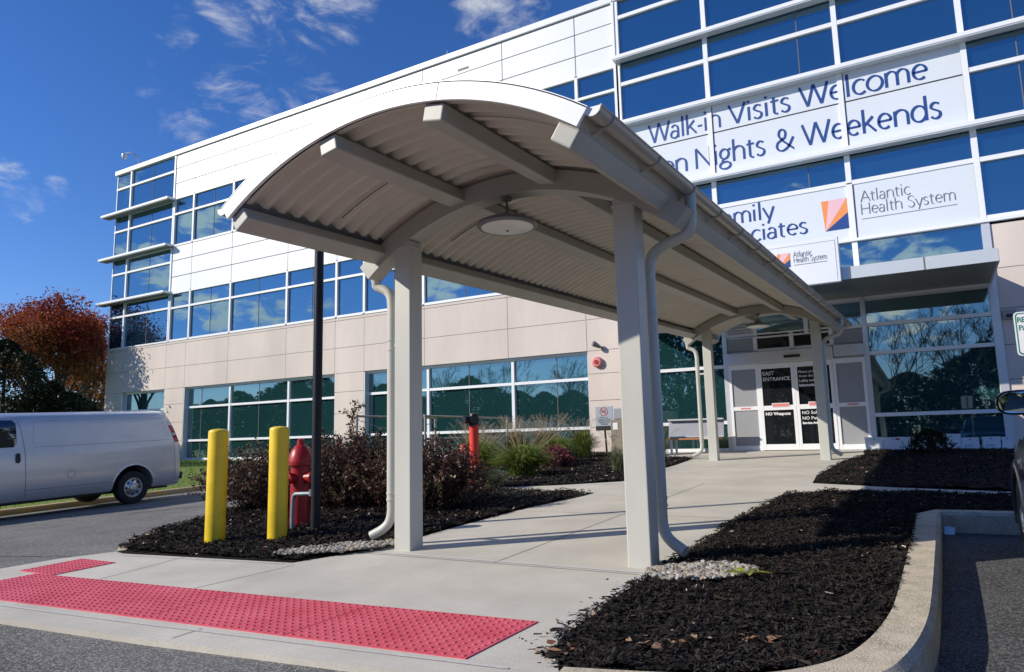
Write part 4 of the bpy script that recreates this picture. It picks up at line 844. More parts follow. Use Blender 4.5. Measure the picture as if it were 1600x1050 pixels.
evergreen(-27.6, 13.9, .5, 3.5, 1.7, 12000, 'lower dark evergreen between the tall evergreen and the building corner')
evergreen(-31.2, 16.6, .6, 3.3, 1.7, 10000, 'dark rounded evergreen under the rust orange tree')
# far hedge that closes the view at the left
th = rng.uniform(-95, -44, 9000); hz = .4+rng.uniform(0, 1, 9000)**.7*(5+1.5*np.sin(th*.5)+1*np.sin(th*1.7)); C_ = np.column_stack([th, 34+rng.normal(0, 1.3, 9000), hz]); V, F = leafquads(C_, .55, .6)
tag(npmesh('distant_woods', V, F, leafmat('wood_leaf', [(.05, .03, .015), (.10, .05, .02), (.04, .05, .02), (.12, .08, .03)], .7, .2)), 'distant strip of woods beyond the red trees', 'woods', kind='stuff')
# bare trees and evergreens across the car park, which the glass mirrors
protos = []
for s in (3, 14, 27):
    segs, _ = branches((0, 0, 0), 13.5, .2, 7, .42, n0=4, trunk=.22, seed=s, shrink=.77, wig=.12)
    protos.append(limbs_mesh(segs, .013))
pr = []
for i, (x, y, k, s) in enumerate([(-4, -17, 0, .95), (2.2, -20, 1, 1.0), (-9, -19, 2, 1.0), (7, -18, 2, .95), (-15, -22, 1, .9), (-22, -20, 0, .85), (-31, -24, 2, .9), (-41, -26, 1, .95), (-52, -30, 0, 1), (-66, -33, 2, 1), (-84, -38, 1, 1.1), (12, -22, 0, 1)]):
    r0 = empty('bare_tree', (x, y, z_asph(x, y)), 'leafless dark tree seen only as a reflection in the building glass', 'tree', 'bare trees reflected in the glass', (0, 0, i*1.3)); r0.scale = (s, s, s)
    if i < 3: o = protos[i].build('trunk', MAT['bark'], r0, local=True, smooth='all', fixn=False); pr.append(o.data)
    else: o = bpy.data.objects.new('trunk', pr[k]); COL.objects.link(o); o.parent = r0
ref = evergreen(0, -23, z_asph(0, -23), 6.5, 3.2, 10000, 'dark evergreen seen only as a reflection in the building glass', 'reflected_evergreen', 'tree', 'evergreens reflected in the glass', .30)
kid = list(ref.children)
for i in range(24):
    x = 8-i*5.0+random.uniform(-1.5, 1.5); y = -24-i*.6+random.uniform(-2, 2); r0 = ref if i == 0 else ref.copy()
    if i: COL.objects.link(r0)
    r0.location = (x, y, z_asph(x, y)); r0.rotation_euler = (0, 0, i*.9); s = random.uniform(.85, 1.2)*(1.0+.03*i); r0.scale = (s*1.25, s*1.25, s*(1.75 if i == 6 else 1.0))
    if i:
        for c in kid: d = c.copy(); COL.objects.link(d); d.parent = r0
# barberry shrubs
bar = leafmat('barberry_leaf', [(.045, .022, .022), (.085, .036, .036), (.14, .052, .052), (.10, .075, .042), (.095, .11, .045), (.34, .21, .19), (.20, .075, .068)], .42, .18, 2.2)
barst = mat('barberry_stem', (.05, .02, .018), .8)
def barberry(x, y, h, r, n, label, lean=(0, 0), m=None, per=52, ls=.038, sprig=None, group='dark purple shrubs beside the hydrant'):
    z = pl(y)+.02; root = empty('barberry_shrub', (x, y, z), label, 'shrub', group); mb = MB(); LV = []
    for i in range(n):
        a = random.random()*6.283; e = random.random(); R0 = r*math.sqrt(random.random())*random.uniform(.75, 1.12); H = h*random.uniform(.55, 1.03)*(1-.55*(R0/r)**2)
        tip = Vector((x+R0*math.cos(a)+lean[0]*random.random(), y+R0*math.sin(a)+lean[1]*random.random(), z+H)); b0 = Vector((x+R0*.55*math.cos(a)+random.gauss(0, .12*r), y+R0*.55*math.sin(a)+random.gauss(0, .12*r), z))
        mid = b0.lerp(tip, .5)+Vector((0, 0, H*.3)); pts = []
        for k in range(7):
            t_ = k/6; pts.append(b0*(1-t_)**2+mid*2*t_*(1-t_)+tip*t_**2)
        if i % 3 == 0: mb.tube(pts, [.006, .005, .005, .004, .003, .003, .002], 3, cap=False)
        for k in range(per):
            t_ = .12+.88*random.random()**.85; p = b0*(1-t_)**2+mid*2*t_*(1-t_)+tip*t_**2; LV.append((p.x+random.gauss(0, .022), p.y+random.gauss(0, .022), p.z+random.gauss(0, .022)))
    if sprig:
        for (pp) in sprig:
            pp = spl(pp, 2); mb.tube(pp, .006, 4)
            for a, b_ in zip(pp[:-1], pp[1:]):
                for k in range(7): q = a.lerp(b_, random.random()); LV.append((q.x+random.gauss(0, .02), q.y+random.gauss(0, .02), q.z+random.gauss(0, .02)))
    mb.build('stems', barst, root, fixn=False)
    V, F = leafquads(np.array(LV), ls, .62); npmesh('foliage', V, F, m or bar, root); return root
barberry(-8.75, 7.7, .98, 1.0, 330, 'left barberry of the dark purple shrubs, drooping behind the yellow bollards', lean=(-.35, -.2))
barberry(-7.45, 8.0, 1.18, 1.0, 420, 'tallest dark purple barberry with one long sprig rising from the top', sprig=[[(-7.1, 7.7, 1.5), (-7.12, 7.6, 1.8), (-7.0, 7.55, 2.1)], [(-7.1, 7.6, 1.9), (-7.0, 7.6, 2.02), (-6.82, 7.55, 2.04)], [(-7.1, 7.6, 1.85), (-7.25, 7.6, 1.97)]])
barberry(-6.15, 8.05, 1.05, .98, 400, 'dark purple barberry just behind the left front canopy post')
barberry(-9.6, 9.8, .9, .8, 170, 'small dark purple barberry behind the left one, mostly hidden')
barberry(-7.55, 14.7, .5, .5, 150, 'low pinkish red barberry between clumps of grass', m=leafmat('red_barberry_leaf', [(.10, .02, .03), (.22, .05, .07), (.32, .10, .12), (.18, .07, .05)], .5, .2), ls=.04, group=None)
def grass_clump(x, y, h, r, n, cols, label, plume=0, wid=.011, group='fountain grasses in the bed', name='ornamental_grass'):
    z = pl(y)+.01; root = empty(name, (x, y, z), label, 'grass clump', group); V = []; F = []
    for i in range(n):
        a = random.random()*6.283; out = r*random.uniform(.15, 1.1); H = h*random.uniform(.55, 1.05)*(1-.35*(out/r/1.1)**2); b0 = Vector((x+random.gauss(0, r*.14), y+random.gauss(0, r*.14), z)); d = Vector((math.cos(a), math.sin(a), 0)); s = Vector((-d.y, d.x, 0)); drp = random.uniform(.0, .45)*H
        pts = [b0, b0+d*out*.25+Vector((0, 0, H*.55)), b0+d*out*.6+Vector((0, 0, H*.92)), b0+d*out+Vector((0, 0, H-drp*.6))]; k = len(V); tw = random.uniform(-.7, .7)
        for j, p in enumerate(pts):
            w_ = wid*(1, 1, .75, .1)[j]*.5; sd = s*math.cos(tw)+Vector((0, 0, math.sin(tw))); V += [tuple(p-sd*w_), tuple(p+sd*w_)]
        F += [(k+2*j, k+2*j+1, k+2*j+3, k+2*j+2) for j in range(3)]
    npmesh('blades', V, F, leafmat('grass_blades', cols, .5, .35), root)
    if plume:
        LV = []; mb = MB()
        for i in range(plume):
            a = random.random()*6.283; out = r*random.uniform(.2, 1.15); H = h*random.uniform(.95, 1.32); p0 = Vector((x+out*.4*math.cos(a), y+out*.4*math.sin(a), z+H*.6)); p1 = Vector((x+out*math.cos(a), y+out*math.sin(a), z+H)); mb.tube([p0, p1], .0025, 3, cap=False)
            d = (p1-p0).normalized()+Vector((math.cos(a), math.sin(a), 0))*.25
            for k in range(34):
                t_ = random.random(); q = p1+d*(.15*t_-.02); w_ = .013*math.sin(math.pi*min(1, .15+t_*.85)); LV.append((q.x+random.gauss(0, w_), q.y+random.gauss(0, w_), q.z+random.gauss(0, w_)))
        mb.build('plume_stalks', mat('straw', (.42, .33, .19), .8), root, fixn=False)
        v, f = leafquads(np.array(LV), .02, .3); npmesh('plumes', v, f, leafmat('plume', [(.30, .22, .15), (.46, .37, .27), (.56, .48, .38)], .8, .4), root)
    return root
GC = [(.08, .14, .018), (.14, .23, .03), (.22, .31, .05), (.30, .34, .09), (.40, .36, .16)]
grass_clump(-7.17, 12.5, .66, .66, 2400, GC, 'largest green fountain grass, in front right of the red standpipe', 45, .014)
grass_clump(-8.75, 13.2, .75, .55, 1300, GC, 'fountain grass just right of the red standpipe, partly behind it', 50)
grass_clump(-9.7, 16.6, .85, .6, 900, [(.10, .13, .03), (.22, .2, .08), (.36, .29, .16)], 'tan plumed fountain grass at the back, left of the middle', 90)
grass_clump(-9.0, 17.0, .85, .6, 900, [(.10, .13, .03), (.20, .2, .07), (.36, .29, .16)], 'tan plumed fountain grass at the back, under the white window bar', 90)
grass_clump(-8.2, 17.5, .78, .55, 1500, GC, 'green fountain grass beside the tobacco free sign', 45)
grass_clump(-10.4, 15.6, .8, .5, 600, [(.10, .13, .03), (.22, .2, .08), (.36, .29, .16)], 'tan fountain grass by the grey guard rail', 60)
grass_clump(-6.55, 10.45, .36, .34, 700, [(.07, .12, .08), (.13, .19, .13), (.2, .24, .14), (.26, .24, .12)], 'small blue green grass tuft at the foot of the red standpipe', 0, .007)
grass_clump(-5.5, 13.4, .55, .32, 420, [(.12, .16, .07), (.2, .24, .12), (.28, .28, .16)], 'wispy pale green grass behind the right front post', 20, .006)
grass_clump(-5.75, 16.6, .62, .4, 420, [(.12, .15, .05), (.24, .24, .11), (.4, .34, .2)], 'wispy straw coloured grass in front of the bench', 25, .006)
grass_clump(-8.0, 15.6, .7, .6, 1500, GC, 'yellow green fountain grass behind the low red barberry', 30)
grass_clump(-9.4, 14.6, .7, .6, 1300, GC, 'yellow green fountain grass between the standpipe and the guard rail', 40)
rb = evergreen(-.2, 18.1, pl(18.1), .52, .42, 2600, 'small dark shrub in front of the row of white boxes', 'dark_shrub', 'shrub', None, .06)
yl = MB()
for k in range(5):
    a = k*1.25; yl.add([(-1.22+.0, 5.2, pl(5.2)+.075), (-1.22+.09*math.cos(a-.35), 5.2+.09*math.sin(a-.35), pl(5.2)+.095), (-1.22+.17*math.cos(a), 5.2+.17*math.sin(a), pl(5.2)+.085), (-1.22+.09*math.cos(a+.35), 5.2+.09*math.sin(a+.35), pl(5.2)+.09)], [(0, 1, 2, 3)])
tag(yl.build('weed', leafmat('weed_leaf', [(.20, .26, .03), (.34, .38, .05)], .5, .3), loc=(-1.22, 5.2, pl(5.2)), fixn=False), 'yellow green leaf sprawled on the pebbles by the right front post', 'weed')

# ------------------------------------------------------------------ street furniture
def bollard(x, y, label, lean=0):
    z = pl(y); r0 = empty('bollard', (x, y, z), label, 'bollard', 'yellow bollards', (0, lean, 0))
    MB().lathe([(.104, -.15), (.104, 1.17), (.101, 1.185), (.088, 1.197), (.058, 1.205), (.01, 1.209)], n=40).build('sleeve', MAT['yellow'], r0, local=True, smooth=True)
    return r0
bollard(-6.73, 5.13, 'yellow bollard nearer the pink warning pad, left of the two'); bollard(-6.20, 5.5, 'yellow bollard right beside the red hydrant')
tag(MB().tube([(-6.115, 5.97, .4), (-6.13, 5.97, 4.55)], .054, 20).build('dark_pole', MAT['dblack'], loc=(-6.115, 5.97, pl(5.97)), smooth=True), 'tall slim navy black pole rising behind the canopy edge', 'pole')
pg = empty('pipe_guard', (-6.42, 6.0, pl(6)), 'small grey galvanised pipe bracket joining the dark pole', 'pipe')
MB().tube(spl([(-6.46, 5.95, .4), (-6.46, 5.95, .86), (-6.44, 5.95, .945), (-6.36, 5.95, .95), (-6.17, 5.97, .955)], 2), .026, 10).build('pipe', MAT['galv'], pg, smooth=True); MB().lathe([(.034, .93), (.034, 1.0)], (-6.18, 5.97, 0), 12).build('coupling', MAT['galv'], pg)
hy = empty('fire_hydrant', (-6.70, 6.28, pl(6.25)), 'red fire hydrant half hidden behind the right yellow bollard', 'hydrant')
hx, hyy, hz = -6.70, 6.28, pl(6.25)
MB().lathe([(.17, -.1), (.17, .03), (.115, .04), (.115, .72), (.16, .73), (.16, .77), (.12, .78)], (hx, hyy, hz), 24).build('barrel', MAT['red'], hy, smooth=True)
MB().lathe([(.145, .77), (.14, .82), (.115, .9), (.07, .96), (.045, .975), (.045, 1.03), (.02, 1.05)], (hx, hyy, hz), 24).build('bonnet', MAT['red'], hy, smooth=True)
for ax, sg in (('x', 1), ('x', -1), ('y', -1)):
    p = [(.062, .1*sg), (.062, .17*sg), (.075, .175*sg), (.075, .215*sg), (.03, .22*sg), (.03, .25*sg)]
    MB().lathe(p, (hx, hyy, hz+.58), 16, ax).build('outlet', MAT['red'], hy, smooth=True)
st = empty('standpipe', (-6.99, 10.52, pl(10.5)), 'tall bright red standpipe with two black hose caps on top', 'standpipe'); x, y, z = -6.99, 10.52, pl(10.52)
MB().lathe([(.16, -.05), (.16, .03), (.098, .05), (.086, .12), (.082, 1.08)], (x, y, z), 24).build('pipe', MAT['orred'], st, smooth=True)
MB().lathe([(.09, 1.07), (.094, 1.1), (.09, 1.2), (.07, 1.27), (.03, 1.29)], (x, y, z), 20).build('head', MAT['black'], st, smooth=True)
for sx in (-1, 1): MB().tube([(x, y, z+1.18), (x+sx*.06, y-.09, z+1.17), (x+sx*.1, y-.16, z+1.17)], [.06, .065, .07], 14).build('hose_cap', MAT['black'], st, smooth=True)
for k in range(6):
    a = k*math.pi/3; MB().lathe([(.014, .03), (.014, .05)], (x+.13*math.cos(a), y+.13*math.sin(a), z), 6).build('bolt', MAT['red'], st)
mk = empty('stake_marker', (-6.97, 10.2, pl(10.2)), 'thin stake with a dark red capped head leaning beside the red standpipe', 'marker'); z = pl(10.2)
MB().tube([(-6.98, 10.2, z-.05), (-6.96, 10.22, z+.5)], .011, 6).tube([(-6.955, 10.26, z+.1), (-6.9, 10.3, z+.6)], .008, 6).build('stake', MAT['black'], mk)
MB().lathe([(.03, .44), (.085, .47), (.1, .55), (.1, .64), (.08, .65)], (-7.0, 10.22, z), 16).build('body', mat('marker_body', (.05, .012, .015), .5), mk, smooth=True); MB().lathe([(.098, .64), (.095, .7), (.06, .75), (.01, .765)], (-7.0, 10.22, z), 16).build('cap', MAT['red'], mk, smooth=True)
def rail(pts, mid, label, chain=False):
    (x0, y0), (x1, y1) = pts; r0 = empty('guard_rail', (x0, y0, .6), label, 'railing', 'grey pipe railings by the windows'); zt = 2.17
    for x, y in pts: MB().tube([(x, y, .5), (x, y, zt)], .032, 10).lathe([(.045, zt-.02), (.045, zt+.03)], (x, y, 0), 10).build('post', MAT['rail'], r0, smooth=True)
    d = Vector((x1-x0, y1-y0, 0)).normalized()*.032
    MB().tube([(x0+d.x, y0+d.y, zt-.01), (x1-d.x, y1-d.y, zt-.01)], .03, 10).build('top_rail', MAT['rail'], r0, smooth=True)
    if mid: MB().tube([(x0+d.x, y0+d.y, zt-.58), (x1-d.x, y1-d.y, zt-.58)], .028, 10).build('mid_rail', MAT['rail'], r0, smooth=True)
    if chain:
        mb = MB()
        for k in range(26):
            t_ = k/25; x_, y_ = x0+(x1-x0)*t_, y0+(y1-y0)*t_; zz = zt-.1-.22*math.sin(math.pi*t_); mb.tube([(x_, y_, zz-.006), (x_+(x1-x0)*.03, y_+(y1-y0)*.03, zz+.006)], .011, 5)
        mb.build('chain', MAT['galv'], r0)
rail([(-11.1, 14.5), (-11.1, 18.5)], True, 'grey pipe railing with a lower bar, right of the left front post'); rail([(-12.0, 13), (-11.9, 16)], False, 'grey pipe railing with a hanging chain, left of the left front post', True)
ts = empty('smoking_sign', (-8.13, 18.95, pl(18.95)), 'grey no smoking sign on a black stake by the wall', 'sign'); z = 1.72
MB().tube([(-8.11, 18.97, pl(18.95)-.1), (-8.15, 18.97, 1.8)], .03, 8).build('stake', MAT['black'], ts); MB().box(-8.41, -7.88, 18.94, 18.965, 1.72, 2.4).build('sign_plate', MAT['sgn'], ts, bevel=.004)
MB().box(-8.41, -7.88, 18.935, 18.9395, 1.72, 1.85).build('black_band', MAT['black'], ts)
rg = MB(); n = 28
for i in range(n):
    a, b_ = 2*math.pi*i/n, 2*math.pi*(i+1)/n; rg.add([(-8.15+r*math.cos(q), 18.936, 2.25+r*math.sin(q)) for r, q in ((.105, a), (.125, a), (.125, b_), (.105, b_))], [(0, 1, 2, 3)])
rg.add([(-8.15+p, 18.935, 2.25+q) for p, q in ((-.09, .07), (-.075, .085), (.09, -.07), (.075, -.085))], [(0, 1, 2, 3)]); rg.build('no_smoking_ring', MAT['signred'], ts, fixn=False)
MB().box(-8.22, -8.09, 18.9365, 18.9375, 2.235, 2.262).tube([(-8.1, 18.937, 2.27), (-8.12, 18.937, 2.3), (-8.09, 18.937, 2.32)], .006, 4).build('cigarette_mark', MAT['black'], ts)
for i, tx in enumerate(('This is a', 'Tobacco Free', 'Smoke Free', 'Campus')): text_on('sign_lettering', tx, .072, -8.15, 18.937, 2.06-i*.058, MAT['black'], ts, align='CENTER', bold=.001)
bn = empty('ash_bin', (-7.12, 17.8, pl(17.8)), 'tan waste bin with a grey hood behind the right front post', 'bin')
MB().box(-7.4, -6.9, 17.6, 18.1, pl(17.8)-.02, 1.98).build('bin_body', MAT['tan'], bn, bevel=.02); MB().box(-7.32, -6.92, 17.62, 18.06, 1.98, 2.28).build('hood', MAT['greyp'], bn, bevel=.03); MB().box(-7.33, -7.2, 17.595, 17.6, 1.72, 1.9).build('bin_label', MAT['bwhite'], bn)
bc = empty('bench', (-5.5, 18.8, pl(18.8)), 'bench with a grey metal back and a brown wooden seat by the doors', 'bench'); z = pl(18.8)
bk = MB(); bk.hexa([(-6.3, 18.98, z+.44), (-4.82, 18.98, z+.44), (-4.82, 19.06, z+.9), (-6.3, 19.06, z+.9)], [(-6.3, 19.01, z+.44), (-4.82, 19.01, z+.44), (-4.82, 19.09, z+.9), (-6.3, 19.09, z+.9)]); bk.build('backrest', mat('bench_mesh', (.27, .28, .31), .5, metal=.3, var=.05), bc, bevel=.006)
hb = MB(); hb.box(-6.3, -4.82, 18.95, 19.06, z+.88, z+.92).box(-6.3, -4.82, 18.94, 18.975, z+.43, z+.46); hb.build('back_rim', MAT['alu'], bc)
for k in range(3): MB().box(-6.25, -4.85, 18.52+k*.15, 18.65+k*.15, z+.37, z+.41).build('seat_slat', MAT['wood'], bc, bevel=.006)
for x in (-6.1, -5.0):
    for y in (18.56, 18.98): MB().box(x-.025, x+.025, y-.025, y+.025, z-.01, z+.37).build('leg', MAT['alu'], bc)
for i, (x, w_, h, dx) in enumerate([(-1.56, .395, .33, 0), (-1.155, .39, .32, .0), (-.755, .39, .32, .0), (-.35, .38, .33, 0), (.06, .35, .37, 0), (.42, .34, .28, 0), (.82, .34, .29, 0), (1.18, .2, .28, 0)]):
    lb = ['white box leftmost in the row below the entrance window', 'white box with a red mark, second from the left in the row', 'white box half hidden by the left side of the small shrub', 'white box right behind the small dark shrub', 'tallest white box, just right of the small shrub', 'white box with a printed line, right of the tallest box', 'white box with a blue smudge, next to last on the right', 'narrow white box at the right end of the row'][i]
    z = pl(19.35)-.02; r0 = empty('file_box', (x+w_/2, 19.38, z), lb, 'box', 'white boxes along the window', (0, random.uniform(-.02, .02), random.uniform(-.06, .06)))
    MB().box(-w_/2, w_/2, -.0, .26, 0, h).build('carton', MAT['box'], r0, local=True, bevel=.008); MB().box(-w_/2-.006, w_/2+.006, -.008, .268, h-.07, h+.006).build('lid', MAT['box'], r0, local=True, bevel=.006)
    MB().lathe([(.014, 0), (.014, -.004)], (0, -.008, h-.035), 10, 'y').build('hole', MAT['black'], r0, local=True)
    if i == 1: MB().box(.06, .15, -.012, -.008, h-.06, h-.02).build('mark', MAT['red'], r0, local=True)
    if i in (5, 6): MB().box(-.12, .06, -.004, -.001, .09, .1).box(-.1, .04, -.004, -.001, .115, .122).build('print', MAT['navy'], r0, local=True)
z0 = z_asph(0.1, 8.6)
tag(MB().hexa([(-.05, 8.62, z0+.005), (.04, 8.6, z0+.005), (.05, 8.7, z0+.06), (-.04, 8.71, z0+.07)], [(-.05, 8.625, z0+.011), (.04, 8.605, z0+.011), (.05, 8.705, z0+.066), (-.04, 8.715, z0+.076)]).build('litter', MAT['paper'], loc=(.05, 8.6, z0)), 'crumpled white paper lying in the gutter at the kerb corner', 'litter')
rs = empty('parking_sign', (.96, 9.05, pl(9)), 'white and green reserved parking sign at the right edge', 'sign')
MB().tube([(.96, 9.09, pl(9)-.1), (.96, 9.09, 2.74)], .028, 8).build('post', MAT['galv'], rs)
def rrect(x0, x1, z0, z1, r, y0, y1):
    p = []
    for cx, cz, a in ((x1-r, z1-r, 0), (x0+r, z1-r, 90), (x0+r, z0+r, 180), (x1-r, z0+r, 270)): p += arc(cx, cz, r, r, a, a+90, 5)
    return MB().prism(p, y0, y1)
rrect(.78, 1.13, 2.25, 2.71, .04, 9.05, 9.06).build('sign_plate', MAT['bwhite'], rs); rrect(.792, 1.118, 2.262, 2.698, .034, 9.046, 9.05).build('green_border', MAT['green'], rs); rrect(.805, 1.105, 2.275, 2.685, .028, 9.042, 9.046).build('sign_face', MAT['bwhite'], rs)
for i, tx in enumerate(('RESERVED', 'PARKING')): text_on('sign_lettering', tx, .078, .955, 9.04, 2.60-i*.085, MAT['green'], rs, align='CENTER', space=.82, bold=.0015)

# ------------------------------------------------------------------ vehicles
class Body:
    """lofted car body: half profile (x,z) low to high, stations along y with width and height limits"""
    def __init__(s, prof, stations): s.prof = prof; s.st = stations
    def sx(s, z):
        p = s.prof
        for (xa, za), (xb, zb) in zip(p[:-1], p[1:]):
            if za <= z <= zb: return xa+(xb-xa)*(z-za)/(zb-za+1e-9)
        return p[-1][0]
    def mesh(s):
        mb = MB(); n = len(s.prof); rings = []
        for y, ws, H, sh in s.st:
            ring = []
            for x, z in s.prof: zz = min(z, H-(s.prof[-1][1]-z)*.12 if z > H else z); ring.append((x*ws, y+sh(z), zz))
            full = [(x, yy, z) for x, yy, z in ring]+[(-x, yy, z) for x, yy, z in ring[::-1]]
            rings.append(full)
        m = len(rings[0])
        for r in rings: mb.v += r
        for i in range(len(rings)-1):
            for k in range(m): mb.f.append((i*m+k, i*m+(k+1) % m, (i+1)*m+(k+1) % m, (i+1)*m+k))
        mb.f.append(tuple(range(m))[::-1]); mb.f.append(tuple((len(rings)-1)*m+k for k in range(m))); return mb
def carve(o, cyl):
    """cut wheel arches out of a body"""
    cs = []
    for (x0, x1, y, z, r) in cyl:
        c = MB().lathe([(r, x0), (r, x1)], (0, y, z), 40, 'x').build('cutter', None, None); c.parent = o.parent; cs.append(c)
        md = o.modifiers.new('cut', 'BOOLEAN'); md.operation = 'DIFFERENCE'; md.object = c; md.solver = 'EXACT'
    bpy.context.view_layer.update(); me = bpy.data.meshes.new_from_object(o.evaluated_get(bpy.context.evaluated_depsgraph_get())); o.modifiers.clear(); o.data = me
    for c in cs: bpy.data.objects.remove(c)
    me.polygons.foreach_set('use_smooth', [True]*len(me.polygons)); me.set_sharp_from_angle(angle=R(32))
def patch(body, ya, yb, za, zb, off, side, round_=.0, nz=8, ny=6):
    mb = MB(); th = .006
    def pt(y, z, o): return (side*(body.sx(z)+o), y, z)
    for o in (off, ):
        k = len(mb.v)
        for j in range(nz+1):
            for i in range(ny+1):
                z = za+(zb-za)*j/nz; y = ya+(yb-ya)*i/ny
                if round_:
                    ez = max(0, round_-min(z-za, zb-z)); ey = round_-math.sqrt(max(0, round_**2-ez**2)); y = min(max(y, ya+ey), yb-ey)
                mb.v.append(pt(y, z, o))
        for j in range(nz):
            for i in range(ny): a = k+j*(ny+1)+i; mb.f.append((a, a+1, a+ny+2, a+ny+1))
    return mb
def seam(body, pts, side, off=.003, wd=.007):
    mb = MB()
    for (y0, z0), (y1, z1) in zip(pts[:-1], pts[1:]):
        n = max(1, int(abs(z1-z0)/.08)+1); 
        for i in range(n):
            a, b_ = i/n, (i+1)/n; ya, zA, yb, zB = y0+(y1-y0)*a, z0+(z1-z0)*a, y0+(y1-y0)*b_, z0+(z1-z0)*b_
            d = math.hypot(yb-ya, zB-zA); ny, nz = -(zB-zA)/d*wd/2, (yb-ya)/d*wd/2
            mb.add([(side*(body.sx(zA+nz)+off), ya+ny, zA+nz), (side*(body.sx(zB+nz)+off), yb+ny, zB+nz), (side*(body.sx(zB-nz)+off), yb-ny, zB-nz), (side*(body.sx(zA-nz)+off), ya-ny, zA-nz)], [(0, 1, 2, 3)])
    return mb
def wheel(root, x, y, z, r, side, rimr):
    t_ = MB().lathe([(rimr, -.1), (r*.9, -.115), (r*.975, -.1), (r, -.06), (r, .06), (r*.975, .1), (r*.9, .115), (rimr, .1)], (x, y, z), 40, 'x', False).build('tyre', MAT['rubber'], root, local=True, smooth=True)
    s = side; rm = MB().lathe([(rimr*1.02, s*.05), (rimr*1.03, s*.1), (rimr*.93, s*.1), (rimr*.88, s*.06), (rimr*.55, s*.085), (rimr*.42, s*.1), (rimr*.34, s*.12), (.02, s*.125)], (x, y, z), 40, 'x'); ro = rm.build('rim', MAT['chrome'], t_, local=True, smooth=True)
    h = MB()
    for k in range(8):
        a = 2*math.pi*k/8; h.lathe([(rimr*.115, s*.066), (rimr*.115, s*.0875)], (x, y+rimr*.71*math.cos(a), z+rimr*.71*math.sin(a)), 10, 'x')
    h.build('rim_hole', MAT['black'], t_, local=True)
    q = MB()
    for k in range(8): a = 2*math.pi*(k+.5)/8; q.lathe([(.011, s*.098), (.011, s*.118)], (x, y+rimr*.42*math.cos(a), z+rimr*.42*math.sin(a)), 6, 'x')
    q.build('wheel_nut', MAT['chrome'], t_, local=True); return t_
vp = [(.70, .30), (.90, .34), (.955, .42), (.985, .55), (1.0, .75), (1.0, .95), (.99, 1.15), (.975, 1.32), (.945, 1.42), (.915, 1.62), (.875, 1.83), (.84, 1.95), (.79, 2.02), (.66, 2.08), (.4, 2.115), (.0, 2.13)]
rear = lambda z: -.0 if z < 1.25 else -(z-1.25)**1.5*.42
z0_ = lambda z: 0
vb = Body(vp, [(1.16, .97, 9, rear), (1.10, .99, 9, rear), (.95, 1, 9, rear), (.3, 1, 9, z0_), (-.5, 1, 9, z0_), (-1.3, 1, 9, z0_), (-2.2, 1, 9, z0_), (-2.95, 1, 9, z0_), (-3.3, .99, 1.82, z0_), (-3.75, .98, 1.3, z0_), (-4.3, .96, 1.16, z0_), (-4.6, .9, 1.05, z0_), (-4.66, .84, .9, z0_)])
va = math.atan(.0408); vx, vy = -16.83, 9.9; vz = z_asph(-15.9, 9.9)
van = empty('cargo_van', (vx, vy, vz), 'silver grey cargo van parked along the kerb at the left', 'van', rot=(va, 0, 0))
bo = vb.mesh().build('body', MAT['vanp'], van, local=True); carve(bo, [(.62, 1.3, 0, .40, .475), (-1.3, -.62, 0, .40, .475), (.62, 1.3, -3.4, .40, .475), (-1.3, -.62, -3.4, .40, .475)])
MB().box(-.72, .72, -4.3, 1.0, .27, .45).box(-.62, .62, -.5, .5, .45, .9).build('underbody', MAT['black'], van, local=True)
